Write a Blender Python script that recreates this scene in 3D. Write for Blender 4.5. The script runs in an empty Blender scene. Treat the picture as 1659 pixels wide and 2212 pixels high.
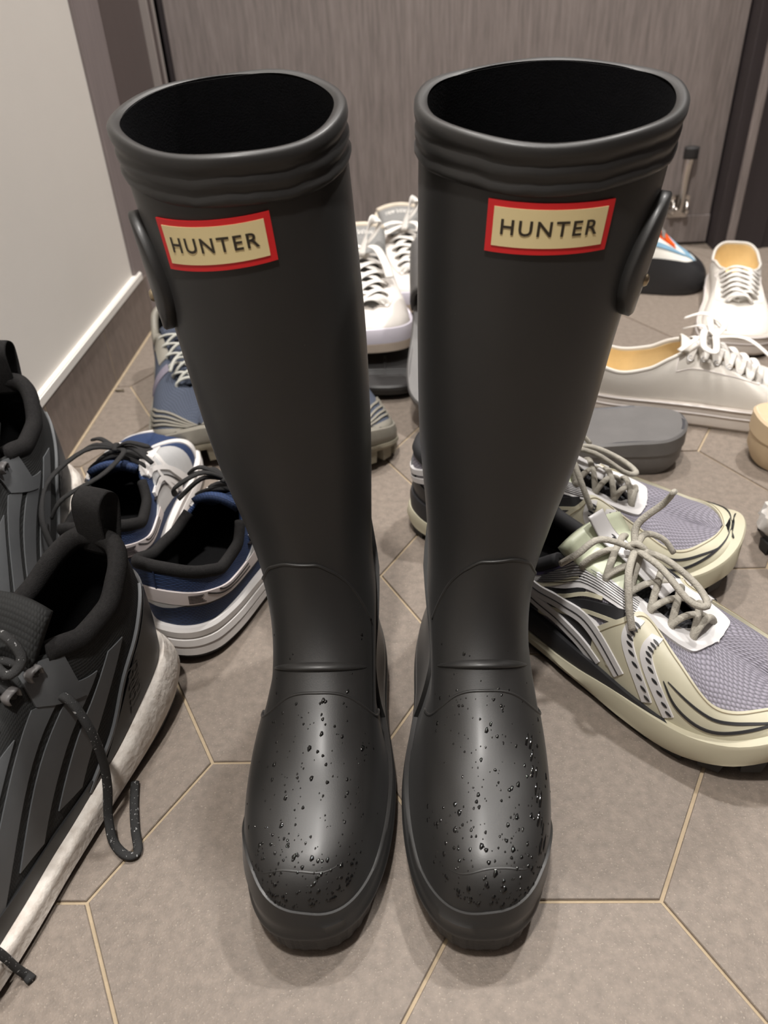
import bpy, bmesh, math, random
import numpy as np
from mathutils import Vector, Matrix

random.seed(7)
rng = np.random.default_rng(11)
sc = bpy.context.scene
COL = sc.collection
PI = math.pi

# ------------------------------------------------------------------ camera
CAM_M = np.array([[0.99893, 0.01884, -0.04224], [0.02307, 0.58820, 0.80838], [-0.04000, 0.80848, -0.58714]])
cam_d = bpy.data.cameras.new('camera')
cam = bpy.data.objects.new('camera', cam_d)
COL.objects.link(cam)
r_, u_, f_ = [Vector(v) for v in CAM_M]
f_.normalize(); r_ = (r_ - f_ * r_.dot(f_)).normalized(); u_ = r_.cross(f_)
mw = Matrix((r_, u_, -f_)).transposed().to_4x4()
mw.translation = Vector((0.03256, -0.23928, 0.46180))
cam.matrix_world = mw
cam_d.sensor_fit = 'VERTICAL'
cam_d.sensor_height = 36.0
cam_d.sensor_width = 27.0
cam_d.lens = 1680.3 / 2212 * 36.0
cam_d.clip_start = 0.01
cam_d.dof.use_dof = True
cam_d.dof.focus_distance = 0.50
cam_d.dof.aperture_fstop = 9.0
sc.camera = cam

# ------------------------------------------------------------------ world, lights, exposure
w = bpy.data.worlds.new('world'); sc.world = w; w.use_nodes = True
w.node_tree.nodes['Background'].inputs[0].default_value = (1.0, 0.95, 0.88, 1)
w.node_tree.nodes['Background'].inputs[1].default_value = 0.25
def area(name, loc, power, size, col=(1, 0.965, 0.925)):
    l = bpy.data.lights.new(name, 'AREA'); l.shape = 'DISK'; l.size = size; l.energy = power; l.color = col
    o = bpy.data.objects.new(name, l); COL.objects.link(o); o.location = loc
    return o
area('ceiling_spot', (-0.10, -0.32, 2.36), 14.5, 0.12)
area('ceiling_spot', (0.85, 0.98, 2.36), 14, 0.12)
area('ceiling_spot', (-0.15, 0.90, 2.36), 8.5, 0.12)
sc.view_settings.view_transform = 'Standard'
sc.view_settings.look = 'None'
sc.view_settings.exposure = 1.45
sc.view_settings.gamma = 1.0
sc.view_settings.use_curve_mapping = False

# ------------------------------------------------------------------ materials
MATS = {}
def lin(c):
    return tuple(((v / 255) / 12.92 if v / 255 <= 0.04045 else ((v / 255 + 0.055) / 1.055) ** 2.4) for v in c)
def mat(name, rgb, rough=0.6, spec=0.5, noise=0.0, nscale=60, bump=0.0, bscale=400, weave=None, metal=0.0, srgb=True,
        streak=None, sheen=0.0, objrand=0.0, coords='Object', trans=0.0, rgb2=None, fleck=None, coat=0.0):
    """weave=(scale_u, scale_v, bump, colour contrast) on the UV map (metres)."""
    if name in MATS: return MATS[name]
    m = bpy.data.materials.new(name); m.use_nodes = True
    nt = m.node_tree; N = nt.nodes; LK = nt.links
    b = N['Principled BSDF']
    c = lin(rgb) if srgb else rgb
    c2 = lin(rgb2) if rgb2 else None
    b.inputs['Roughness'].default_value = rough
    b.inputs['Specular IOR Level'].default_value = spec
    b.inputs['Metallic'].default_value = metal
    b.inputs['Base Color'].default_value = (*c, 1)
    if trans: b.inputs['Transmission Weight'].default_value = trans
    if sheen: b.inputs['Sheen Weight'].default_value = sheen
    if coat: b.inputs['Coat Weight'].default_value = coat; b.inputs['Coat Roughness'].default_value = 0.24
    tc = N.new('ShaderNodeTexCoord')
    col = None; hgt = None
    def val(v):
        n = N.new('ShaderNodeValue'); n.outputs[0].default_value = v; return n.outputs[0]
    def math_(op, a, b_=None):
        n = N.new('ShaderNodeMath'); n.operation = op
        for i, s in enumerate((a, b_)):
            if s is None: continue
            if isinstance(s, (int, float)): n.inputs[i].default_value = s
            else: LK.new(s, n.inputs[i])
        return n.outputs[0]
    def mix(fac, a, b_):
        n = N.new('ShaderNodeMix'); n.data_type = 'RGBA'
        if isinstance(fac, (int, float)): n.inputs[0].default_value = fac
        else: LK.new(fac, n.inputs[0])
        for i, s in ((6, a), (7, b_)):
            if isinstance(s, tuple): n.inputs[i].default_value = (*s[:3], 1)
            else: LK.new(s, n.inputs[i])
        return n.outputs[2]
    def scale(cc, f): return tuple(min(1, v * f) for v in cc)
    col = c
    if noise or c2:
        n = N.new('ShaderNodeTexNoise'); n.inputs['Scale'].default_value = nscale; n.inputs['Detail'].default_value = 8
        n.inputs['Roughness'].default_value = 0.65
        src = tc.outputs[coords]
        if streak:
            mp = N.new('ShaderNodeMapping'); mp.inputs['Scale'].default_value = streak
            LK.new(src, mp.inputs[0]); src = mp.outputs[0]
        LK.new(src, n.inputs['Vector'])
        rp = N.new('ShaderNodeMapRange'); rp.inputs[1].default_value = 0.3; rp.inputs[2].default_value = 0.7
        LK.new(n.outputs['Fac'], rp.inputs[0])
        col = mix(rp.outputs[0], c2 if c2 else scale(c, 1 - noise), c if c2 else scale(c, 1 + noise))
    if fleck:   # (rgb, scale, threshold)
        n = N.new('ShaderNodeTexNoise'); n.inputs['Scale'].default_value = fleck[1]; n.inputs['Detail'].default_value = 2
        LK.new(tc.outputs[coords], n.inputs['Vector'])
        col = mix(math_('GREATER_THAN', n.outputs['Fac'], fleck[2]), col, lin(fleck[0]))
    if weave:
        su, sv, wb, cc = weave
        sep = N.new('ShaderNodeSeparateXYZ'); LK.new(tc.outputs['UV'], sep.inputs[0])
        v_ = math_('MULTIPLY', sep.outputs[1], sv)
        row = math_('FLOOR', v_)
        par = math_('MULTIPLY', math_('MODULO', row, 2.0), 0.5)
        u__ = math_('ADD', math_('MULTIPLY', sep.outputs[0], su), par)
        fu = math_('SUBTRACT', math_('FRACT', u__), 0.5); fv = math_('SUBTRACT', math_('FRACT', v_), 0.5)
        d = math_('SQRT', math_('ADD', math_('MULTIPLY', fu, fu), math_('MULTIPLY', fv, fv)))
        hgt = math_('SUBTRACT', 1.0, math_('MULTIPLY', d, 1.8))
        k = math_('MULTIPLY', math_('MAXIMUM', math_('SUBTRACT', d, 0.22), 0.0), 2.6)
        col = mix(math_('MINIMUM', k, 1.0), col, scale(c, 1 - cc))
        bn = N.new('ShaderNodeBump'); bn.inputs['Strength'].default_value = wb; bn.inputs['Distance'].default_value = 0.001
        LK.new(hgt, bn.inputs['Height']); LK.new(bn.outputs[0], b.inputs['Normal'])
    elif bump:
        n2 = N.new('ShaderNodeTexNoise'); n2.inputs['Scale'].default_value = bscale; n2.inputs['Detail'].default_value = 4
        LK.new(tc.outputs[coords], n2.inputs['Vector'])
        bn = N.new('ShaderNodeBump'); bn.inputs['Strength'].default_value = bump; bn.inputs['Distance'].default_value = 0.001
        LK.new(n2.outputs['Fac'], bn.inputs['Height']); LK.new(bn.outputs[0], b.inputs['Normal'])
    if objrand:
        oi = N.new('ShaderNodeObjectInfo')
        mr = N.new('ShaderNodeMapRange'); mr.inputs[3].default_value = 1 - objrand; mr.inputs[4].default_value = 1 + objrand
        LK.new(oi.outputs['Random'], mr.inputs[0])
        vm = N.new('ShaderNodeVectorMath'); vm.operation = 'SCALE'
        if isinstance(col, tuple): vm.inputs[0].default_value = col
        else: LK.new(col, vm.inputs[0])
        LK.new(mr.outputs[0], vm.inputs['Scale']); col = vm.outputs[0]
    if not isinstance(col, tuple): LK.new(col, b.inputs['Base Color'])
    MATS[name] = m
    return m

# ------------------------------------------------------------------ object helpers
def link(o, parent=None):
    COL.objects.link(o)
    if parent is not None: o.parent = parent
    return o
def tag(o, label, cat, group=None):
    o['label'] = label; o['category'] = cat
    if group: o['group'] = group
    return o
def thing(name, label, cat, loc=(0, 0, 0), rotz=0.0, group=None):
    o = bpy.data.objects.new(name, None); o.empty_display_size = 0.02
    link(o); o.location = loc; o.rotation_euler = (0, 0, rotz)
    return tag(o, label, cat, group)
def mesh(name, V, F, m, parent=None, smooth=True, uv=None, merge=0.0, solid=None, mats=None, recalc=False, angle=None, label=None):
    me = bpy.data.meshes.new(name)
    me.from_pydata([tuple(map(float, v)) for v in V], [], [tuple(int(i) for i in f) for f in F])
    if uv is not None:
        ul = me.uv_layers.new(name='UVMap')
        uva = np.asarray(uv, float); idx = np.empty(len(me.loops), int); me.loops.foreach_get('vertex_index', idx)
        ul.data.foreach_set('uv', uva[idx].ravel())
    for mm in (mats or [m]): me.materials.append(mm)
    if merge or recalc:
        bm = bmesh.new(); bm.from_mesh(me)
        if merge: bmesh.ops.remove_doubles(bm, verts=bm.verts, dist=merge)
        if recalc: bmesh.ops.recalc_face_normals(bm, faces=bm.faces)
        bm.to_mesh(me); bm.free()
    if smooth:
        me.polygons.foreach_set('use_smooth', [True] * len(me.polygons))
        if angle is not None: me.set_sharp_from_angle(angle=math.radians(angle))
    o = bpy.data.objects.new(name, me); link(o, parent)
    if solid:
        md = o.modifiers.new('thickness', 'SOLIDIFY'); md.thickness = solid[0]; md.offset = solid[1]
        if len(solid) > 2: md.material_offset = solid[2]
    if label: o['label'] = label
    return o
def box_vf(x0, x1, y0, y1, z0, z1):
    V = [(x, y, z) for z in (z0, z1) for y in (y0, y1) for x in (x0, x1)]
    F = [(0, 2, 3, 1), (4, 5, 7, 6), (0, 1, 5, 4), (2, 6, 7, 3), (0, 4, 6, 2), (1, 3, 7, 5)]
    return V, F
def bevel_box(name, x0, x1, y0, y1, z0, z1, m, parent=None, bev=0.001, seg=1):
    V, F = box_vf(x0, x1, y0, y1, z0, z1)
    o = mesh(name, V, F, m, parent, smooth=False)
    bm = bmesh.new(); bm.from_mesh(o.data)
    if bev: bmesh.ops.bevel(bm, geom=bm.edges[:], offset=bev, segments=seg, affect='EDGES')
    bm.to_mesh(o.data); bm.free()
    return o
def struct(o):
    o['kind'] = 'structure'; return o
def cspline(pts, n, closed=False):
    P = np.asarray(pts, float); m = len(P)
    if m == 2 and not closed: return P[0] + (P[1] - P[0]) * np.linspace(0, 1, n)[:, None]
    out = []
    ts = np.linspace(0, m if closed else m - 1, n, endpoint=not closed)
    for t in ts:
        i = int(min(math.floor(t), (m - 1) if closed else m - 2)); f = t - i
        g = (lambda j: P[j % m]) if closed else (lambda j: P[min(max(j, 0), m - 1)])
        p0, p1, p2, p3 = g(i - 1), g(i), g(i + 1), g(i + 2)
        out.append(0.5 * ((2 * p1) + (p2 - p0) * f + (2 * p0 - 5 * p1 + 4 * p2 - p3) * f * f + (3 * p1 - p0 - 3 * p2 + p3) * f ** 3))
    return np.array(out)
def tube_vf(pts, rx, rz=None, seg=8, up=(0, 0, 1), base=0, closed=False, taper=None):
    P = np.asarray(pts, float); n = len(P); rz = rx if rz is None else rz
    if closed: T = np.roll(P, -1, 0) - np.roll(P, 1, 0)
    else: T = np.gradient(P, axis=0)
    T /= np.linalg.norm(T, axis=1)[:, None] + 1e-12
    V = []; F = []
    prev = None
    for i in range(n):
        upv = np.asarray(up, float) if prev is None else prev
        sd = np.cross(T[i], upv)
        if np.linalg.norm(sd) < 1e-3: sd = np.cross(T[i], np.array([1, .3, 0.]))
        sd /= np.linalg.norm(sd); nn = np.cross(sd, T[i])
        prev = 0.7 * nn + 0.3 * np.asarray(up, float) if rx != rz else nn
        k = 1 if taper is None else taper(i / (n - 1))
        for j in range(seg):
            a = 2 * PI * j / seg
            V.append(P[i] + sd * rx * k * math.cos(a) + nn * rz * k * math.sin(a))
    m_ = n if closed else n - 1
    for i in range(m_):
        for j in range(seg):
            a = i * seg + j; b = i * seg + (j + 1) % seg; c = ((i + 1) % n) * seg + (j + 1) % seg; d = ((i + 1) % n) * seg + j
            F.append((base + a, base + d, base + c, base + b))
    if not closed:
        F.append(tuple(base + j for j in range(seg))); F.append(tuple(base + (n - 1) * seg + j for j in reversed(range(seg))))
    return V, F
def tubes(name, paths, rx, rz, m, parent, seg=8, up=(0, 0, 1), closed=False, label=None):
    V = []; F = []
    for pth in paths:
        v, f = tube_vf(pth, rx, rz, seg, up, len(V), closed)
        V += list(v); F += f
    return mesh(name, V, F, m, parent, label=label)
def grid_faces(nu, nv, base=0, closed_u=False, flip=False):
    F = []
    for i in range(nu if closed_u else nu - 1):
        for j in range(nv - 1):
            a = base + i * nv + j; b = base + ((i + 1) % nu) * nv + j
            q = (a, b, b + 1, a + 1)
            F.append(q[::-1] if flip else q)
    return F
def text_vf(body, size=1.0, spacing=1.0, bold=0.0):
    cu = bpy.data.curves.new('lettering', 'FONT'); cu.body = body; cu.size = size; cu.space_character = spacing; cu.offset = bold
    cu.align_x = 'CENTER'; cu.align_y = 'CENTER'; cu.resolution_u = 3
    o = bpy.data.objects.new('lettering', cu); COL.objects.link(o)
    bpy.context.view_layer.update()
    me = bpy.data.meshes.new_from_object(o)
    bm = bmesh.new(); bm.from_mesh(me)
    bmesh.ops.triangulate(bm, faces=bm.faces)
    V = [tuple(v.co) for v in bm.verts]; F = [tuple(v.index for v in f.verts) for f in bm.faces]
    bm.free(); bpy.data.objects.remove(o); bpy.data.curves.remove(cu); bpy.data.meshes.remove(me)
    return np.array(V), F

# ------------------------------------------------------------------ the place: floor, walls, door
XW = -0.3655            # face of the skirting tiles on the left wall
YD = 1.207              # face of the door
m_tile = mat('floor_tile', (126, 115, 105), rough=0.55, noise=0.20, nscale=150, bump=0.35, bscale=700, objrand=0.05, coords='Object', fleck=((150, 139, 127), 700, 0.66))
m_grout = mat('grout', (170, 153, 128), rough=0.9, noise=0.10, nscale=120, bump=0.3)
m_paint = mat('wall_paint', (223, 218, 211), rough=0.7, noise=0.012, nscale=8, bump=0.12, bscale=700)
m_trimw = mat('white_trim', (232, 228, 222), rough=0.45)
m_skirt = mat('skirting_tile', (122, 110, 103), rough=0.5, noise=0.22, nscale=90, streak=(1, 1, 0.4), bump=0.2, objrand=0.05)
m_door = mat('door_laminate', (132, 123, 120), rough=0.5, noise=0.26, nscale=60, streak=(3, 3, 0.22), bump=0.15)
m_jamb = mat('jamb_laminate', (90, 80, 78), rough=0.45, noise=0.06, nscale=60, streak=(3, 3, 0.12))
m_case = mat('casing_laminate', (132, 122, 121), rough=0.5, noise=0.14, nscale=70, streak=(3, 3, 0.12))
m_seal = mat('grey_seal', (150, 142, 138), rough=0.35)
m_ceil = mat('ceiling_paint', (190, 184, 174), rough=0.8)
m_dark = mat('dark_frame', (52, 46, 48), rough=0.5, noise=0.08, nscale=50, streak=(3, 3, 0.15))

V, F = box_vf(-0.42, 1.25, -1.30, 1.30, -0.03, -0.0016)
floor = struct(mesh('floor', V, F, m_grout, smooth=False))
S_ = 0.115; HR = S_ * math.sqrt(3) / 2; GAP = 0.0011
def clip(poly, axis, lim, keep_less):
    out = []
    for i in range(len(poly)):
        a, b = poly[i], poly[(i + 1) % len(poly)]
        ia = (a[axis] <= lim) == keep_less; ib = (b[axis] <= lim) == keep_less
        if ia: out.append(a)
        if ia != ib:
            f = (lim - a[axis]) / (b[axis] - a[axis]); out.append((a[0] + f * (b[0] - a[0]), a[1] + f * (b[1] - a[1])))
    return out
def prism(name, poly, z0, z1, m, parent, ch=0.0006):
    n = len(poly); c = np.mean(np.array(poly), 0)
    V = [(x, y, z0) for x, y in poly] + [(x, y, z1 - ch) for x, y in poly]
    for x, y in poly:
        d = np.array([x, y]) - c; d = d / np.linalg.norm(d); V.append((x - d[0] * ch, y - d[1] * ch, z1))
    F = []
    for k in range(2):
        for i in range(n):
            F.append((k * n + i, k * n + (i + 1) % n, (k + 1) * n + (i + 1) % n, (k + 1) * n + i))
    F.append(tuple(2 * n + i for i in range(n)))
    return mesh(name, V, F, m, parent, smooth=False)
hexpoly = [(math.cos(math.radians(60 * i)) * (S_ - GAP * 1.155), math.sin(math.radians(60 * i)) * (S_ - GAP * 1.155)) for i in range(6)]
hexmesh = None
# hexagon centres: row r edges; centre column i
for i in range(-4, 12):
    for j in range(-9, 9):
        cx = -0.5 * S_ + 1.5 * S_ * i + S_ * 0.0
        cy = 2 * HR * j + (0 if i % 2 == 0 else HR) + HR * 0
        # centre relation: vertex G=(0,HR) is the right end of a horizontal edge whose hexes sit above and below
        if cx < -0.55 or cx > 1.24 or cy < -0.70 or cy > 1.32: continue
        poly = [(cx + x, cy + y) for x, y in hexpoly]
        mn = min(p[0] for p in poly); mx = max(p[1] for p in poly)
        if max(p[0] for p in poly) <= XW + 0.002 or min(p[1] for p in poly) > 1.29: continue
        if mn < XW + 0.001 or mx > 1.295:
            q = clip(poly, 0, XW + 0.001, False)
            q = clip(q, 1, 1.295, True) if q else q
            if len(q) < 3: continue
            prism('tile', q, -0.006, 0.0, m_tile, floor)
        else:
            if hexmesh is None:
                o = prism('tile', hexpoly, -0.006, 0.0, m_tile, floor); hexmesh = o.data
            else:
                o = bpy.data.objects.new('tile', hexmesh); link(o, floor)
            o.location = (cx, cy, 0)

V, F = box_vf(-0.46, XW - 0.0055, -1.30, 0.872, -0.03, 2.40)
wall_left = struct(mesh('wall_left', V, F, m_paint, smooth=False))
base = struct(bpy.data.objects.new('baseboard_left', None)); link(base)
edges = [0.913, 0.7075, 0.503, 0.299, 0.095, -0.11, -0.315, -0.52]
for a, b in zip(edges[:-1], edges[1:]):
    bevel_box('skirting_tile', XW - 0.0055, XW, b + 0.0007, a - 0.0007, 0.0012, 0.0772, m_skirt, base, 0.0006)
bevel_box('grout_bead', XW - 0.001, XW + 0.0028, -0.52, 0.913, -0.002, 0.0012, m_grout, base, 0.0005)
bevel_box('grout_backing', XW - 0.0075, XW - 0.0004, -0.52, 0.9129, -0.001, 0.077, m_grout, base, 0)
trim = struct(bevel_box('trim_1', XW - 0.0075, XW + 0.0022, -1.29, 0.893, 0.0776, 0.0895, m_trimw, None, 0.0015, 2))
# door casing and jamb on the left
cas = struct(bevel_box('trim_2', -0.46, XW - 0.0008, 0.873, 0.967, 0.0, 2.2, m_case, None, 0.0006))
jam = struct(bpy.data.objects.new('trim_3', None)); link(jam)
bevel_box('jamb_board', -0.46, XW - 0.004, 0.968, 1.30, -0.001, 2.2, m_jamb, jam, 0)
bevel_box('door_stop_bead', XW - 0.004, XW + 0.006, 1.168, 1.20, -0.001, 2.2, m_jamb, jam, 0.001)
bevel_box('seal_strip', XW - 0.0045, XW + 0.0085, 1.164, 1.168, -0.001, 2.2, m_seal, jam, 0.0008)
bevel_box('seal_strip', XW - 0.0045, XW + 0.0095, 1.196, 1.200, -0.001, 2.2, m_seal, jam, 0.0008)
door = struct(bpy.data.objects.new('door_1', None)); link(door)
bevel_box('leaf', -0.345, 0.571, YD, YD + 0.045, 0.004, 2.15, m_door, door, 0.0015)
bevel_box('edge_strip', -0.353, -0.3455, YD + 0.001, YD + 0.045, 0.004, 2.15, m_dark, door, 0.0005)
bevel_box('bottom_rail', -0.345, 0.571, YD - 0.003, YD - 0.0002, 0.004, 0.052, m_door, door, 0.001)
jr = struct(bpy.data.objects.new('trim_4', None)); link(jr)
bevel_box('jamb_board', 0.5735, 0.66, 1.168, 1.30, -0.001, 2.2, m_dark, jr, 0.002)
bevel_box('jamb_bead', 0.592, 0.606, 1.160, 1.169, -0.001, 2.2, m_door, jr, 0.002)
bevel_box('jamb_panel', 0.66, 1.25, 1.172, 1.30, -0.001, 2.2, m_dark, jr, 0)
V, F = box_vf(-0.46, 1.25, 1.254, 1.32, -0.03, 2.4)
struct(mesh('wall_back', V, F, m_dark, smooth=False))
V, F = box_vf(1.25, 1.32, -1.30, 1.32, -0.03, 2.4)
struct(mesh('wall_right', V, F, m_dark, smooth=False))
V, F = box_vf(-0.46, 1.32, -1.36, -1.30, -0.03, 2.4)
struct(mesh('wall_front', V, F, m_dark, smooth=False))
V, F = box_vf(-0.46, 1.32, -1.36, 1.32, 2.40, 2.46)
struct(mesh('ceiling', V, F, m_ceil, smooth=False))

# ------------------------------------------------------------------ rain boots
BT = {
 'L': [[-0.03, 0.030, 0.243, 0.03, -0.0325, -0.0265, 0.0461, 0.0358, 0.73], [-0.027, 0.042, 0.246, 0.045, -0.0345, -0.0288, 0.0462, 0.0345, 0.73], [-0.015, 0.056, 0.247, 0.062, -0.0343, -0.0288, 0.0428, 0.0335, 0.73], [0.012, 0.066, 0.246, 0.08, -0.0322, -0.0278, 0.0383, 0.0325, 0.74], [0.048, 0.078, 0.243, 0.098, -0.0302, -0.0269, 0.0355, 0.032, 0.86], [0.085, 0.097, 0.24, 0.118, -0.0306, -0.0284, 0.036, 0.0325, 0.9], [0.112, 0.122, 0.238, 0.14, -0.0338, -0.0327, 0.0382, 0.034, 0.95], [0.129, 0.158, 0.24, 0.165, -0.0388, -0.0388, 0.0423, 0.0423, 1.0], [0.138, 0.21, 0.246, 0.215, -0.0448, -0.0448, 0.0504, 0.0504, 1.0], [0.145, 0.275, 0.252, 0.285, -0.0495, -0.0495, 0.0552, 0.0552, 1.0], [0.151, 0.335, 0.256, 0.35, -0.0547, -0.0547, 0.0576, 0.0576, 1.0], [0.153, 0.385, 0.257, 0.408, -0.0594, -0.0594, 0.0595, 0.0595, 1.0]],
 'R': [[-0.03, 0.03, 0.243, 0.03, 0.0645, 0.064, 0.0445, 0.0335, 0.73], [-0.027, 0.042, 0.246, 0.045, 0.069, 0.0685, 0.0447, 0.033, 0.73], [-0.015, 0.056, 0.247, 0.062, 0.0718, 0.0712, 0.0408, 0.0328, 0.73], [0.012, 0.066, 0.246, 0.08, 0.0734, 0.0728, 0.0361, 0.0325, 0.74], [0.048, 0.078, 0.243, 0.098, 0.0731, 0.0726, 0.0338, 0.032, 0.86], [0.085, 0.097, 0.24, 0.118, 0.0729, 0.0725, 0.0338, 0.0325, 0.9], [0.112, 0.122, 0.238, 0.14, 0.0759, 0.0757, 0.0363, 0.034, 0.95], [0.129, 0.158, 0.24, 0.165, 0.0818, 0.0818, 0.0421, 0.0421, 1.0], [0.138, 0.21, 0.246, 0.215, 0.0882, 0.0882, 0.0517, 0.0517, 1.0], [0.145, 0.275, 0.252, 0.285, 0.0943, 0.0943, 0.0578, 0.0578, 1.0], [0.151, 0.335, 0.256, 0.35, 0.1014, 0.1014, 0.0635, 0.0635, 1.0], [0.153, 0.385, 0.257, 0.408, 0.1057, 0.1057, 0.0665, 0.0665, 1.0]]}
m_rub = mat('boot_rubber', (33, 32, 31), rough=0.47, spec=0.5, noise=0.10, nscale=18, bump=0.06, bscale=1500, fleck=((60, 57, 52), 420, 0.78), sheen=0.05, coat=0.12)
m_rubd = mat('boot_sole_rubber', (34, 33, 33), rough=0.5, noise=0.15, nscale=60, bump=0.2, bscale=500)
m_line = mat('boot_lining', (14, 14, 16), rough=0.95, noise=0.2, nscale=200, bump=0.3, bscale=900, spec=0.1)
m_red = mat('label_red', (205, 32, 36), rough=0.45)
m_cream = mat('label_cream', (226, 208, 158), rough=0.45)
m_ink = mat('label_ink', (50, 42, 30), rough=0.5)
m_rivet = mat('rivet_metal', (170, 155, 130), rough=0.35, metal=0.9)
m_drop = mat('water_film', (8, 8, 8), rough=0.06, spec=0.6)

def crow(T, k):
    n = len(T); i = int(min(max(math.floor(k), 0), n - 2)); f = k - i
    p0, p1, p2, p3 = T[max(i - 1, 0)], T[i], T[i + 1], T[min(i + 2, n - 1)]
    m1 = (p2 - p0) / 2 if i > 0 else p2 - p1
    m2 = (p3 - p1) / 2 if i < n - 2 else p2 - p1
    return (2 * f ** 3 - 3 * f ** 2 + 1) * p1 + (f ** 3 - 2 * f ** 2 + f) * m1 + (-2 * f ** 3 + 3 * f ** 2) * p2 + (f ** 3 - f ** 2) * m2
class BootSurf:
    def __init__(s, key): s.T = np.array(BT[key]); s.key = key
    def ring(s, k, phi):
        yf, zf, yb, zb, cxf, cxb, wf, wb, e = crow(s.T, k)
        phi = np.asarray(phi, float); c, sn = np.cos(phi), np.sin(phi)
        lf = np.clip((abs(yb - yf) - .12) / .12, 0, 1)
        Cc = np.sign(c) * np.abs(c) ** np.where(c > 0, 1 - .14 * lf, 1)
        t = (1 + Cc) / 2; Sx = np.sign(sn) * np.abs(sn) ** e; sm = t * t * (3 - 2 * t)
        waist = .006 * np.clip((abs(yb - yf) - .15) / .1, 0, 1)
        W = wb + (wf - wb) * sm - waist * np.exp(-((t - .42) / .16) ** 2)
        return np.stack([cxb + (cxf - cxb) * t + Sx * W, yb + (yf - yb) * t, zb + (zf - zb) * t], -1)
    def pt(s, k, phi, off=0.0):
        p = s.ring(k, phi)
        if off == 0: return p
        return p + s.nrm(k, phi) * off
    def nrm(s, k, phi):
        e = 1e-2
        a = s.ring(k, phi + e) - s.ring(k, phi - e); b = s.ring(min(k + .02, 11), phi) - s.ring(max(k - .02, 0), phi)
        n = np.cross(a, b); n /= np.linalg.norm(n) + 1e-12
        c = s.ring(k, np.linspace(0, 2 * PI, 12, endpoint=False)).mean(0)
        return n if n @ (s.ring(k, phi) - c) > 0 else -n
def boot_patch(bs, name, fn, na, nb, off, m, parent, inner=-0.0006, round_edge=True, label=None):
    """fn(a,b)->(k,phi) for a,b in 0..1 ; slab on the boot surface."""
    V = []
    for i in range(na):
        for j in range(nb):
            a, b = i / (na - 1), j / (nb - 1)
            k, ph = fn(a, b); V.append(bs.pt(k, ph, off))
    F = grid_faces(na, nb)
    ringi = [i * nb for i in range(na)] + [(na - 1) * nb + j for j in range(1, nb)] + [i * nb + nb - 1 for i in range(na - 2, -1, -1)] + [j for j in range(nb - 2, 0, -1)]
    b0 = len(V)
    for r in ringi:
        i, j = divmod(r, nb); k, ph = fn(i / (na - 1), j / (nb - 1)); V.append(bs.pt(k, ph, inner))
    n = len(ringi)
    for q in range(n): F.append((ringi[q], ringi[(q + 1) % n], b0 + (q + 1) % n, b0 + q))
    return mesh(name, V, F, m, parent, recalc=True, angle=50, label=label)
def interp(x, pts):
    return float(np.interp(x, [p[0] for p in pts], [p[1] for p in pts]))
def sinterp(x, pts):
    xs = np.array([p[0] for p in pts], float); ys = np.array([p[1] for p in pts], float)
    if x <= xs[0]: return float(ys[0])
    if x >= xs[-1]: return float(ys[-1])
    h = np.diff(xs); d = np.diff(ys) / h; mm = np.zeros(len(xs)); mm[0] = d[0]; mm[-1] = d[-1]
    for i in range(1, len(xs) - 1):
        mm[i] = 0 if d[i - 1] * d[i] <= 0 else 2 * d[i - 1] * d[i] / (d[i - 1] + d[i]) if True else 0
    i = int(np.searchsorted(xs, x) - 1); f = (x - xs[i]) / h[i]
    return float((2 * f ** 3 - 3 * f ** 2 + 1) * ys[i] + (f ** 3 - 2 * f ** 2 + f) * h[i] * mm[i] + (-2 * f ** 3 + 3 * f ** 2) * ys[i + 1] + (f ** 3 - f ** 2) * h[i] * mm[i + 1])
rad = math.radians
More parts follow.
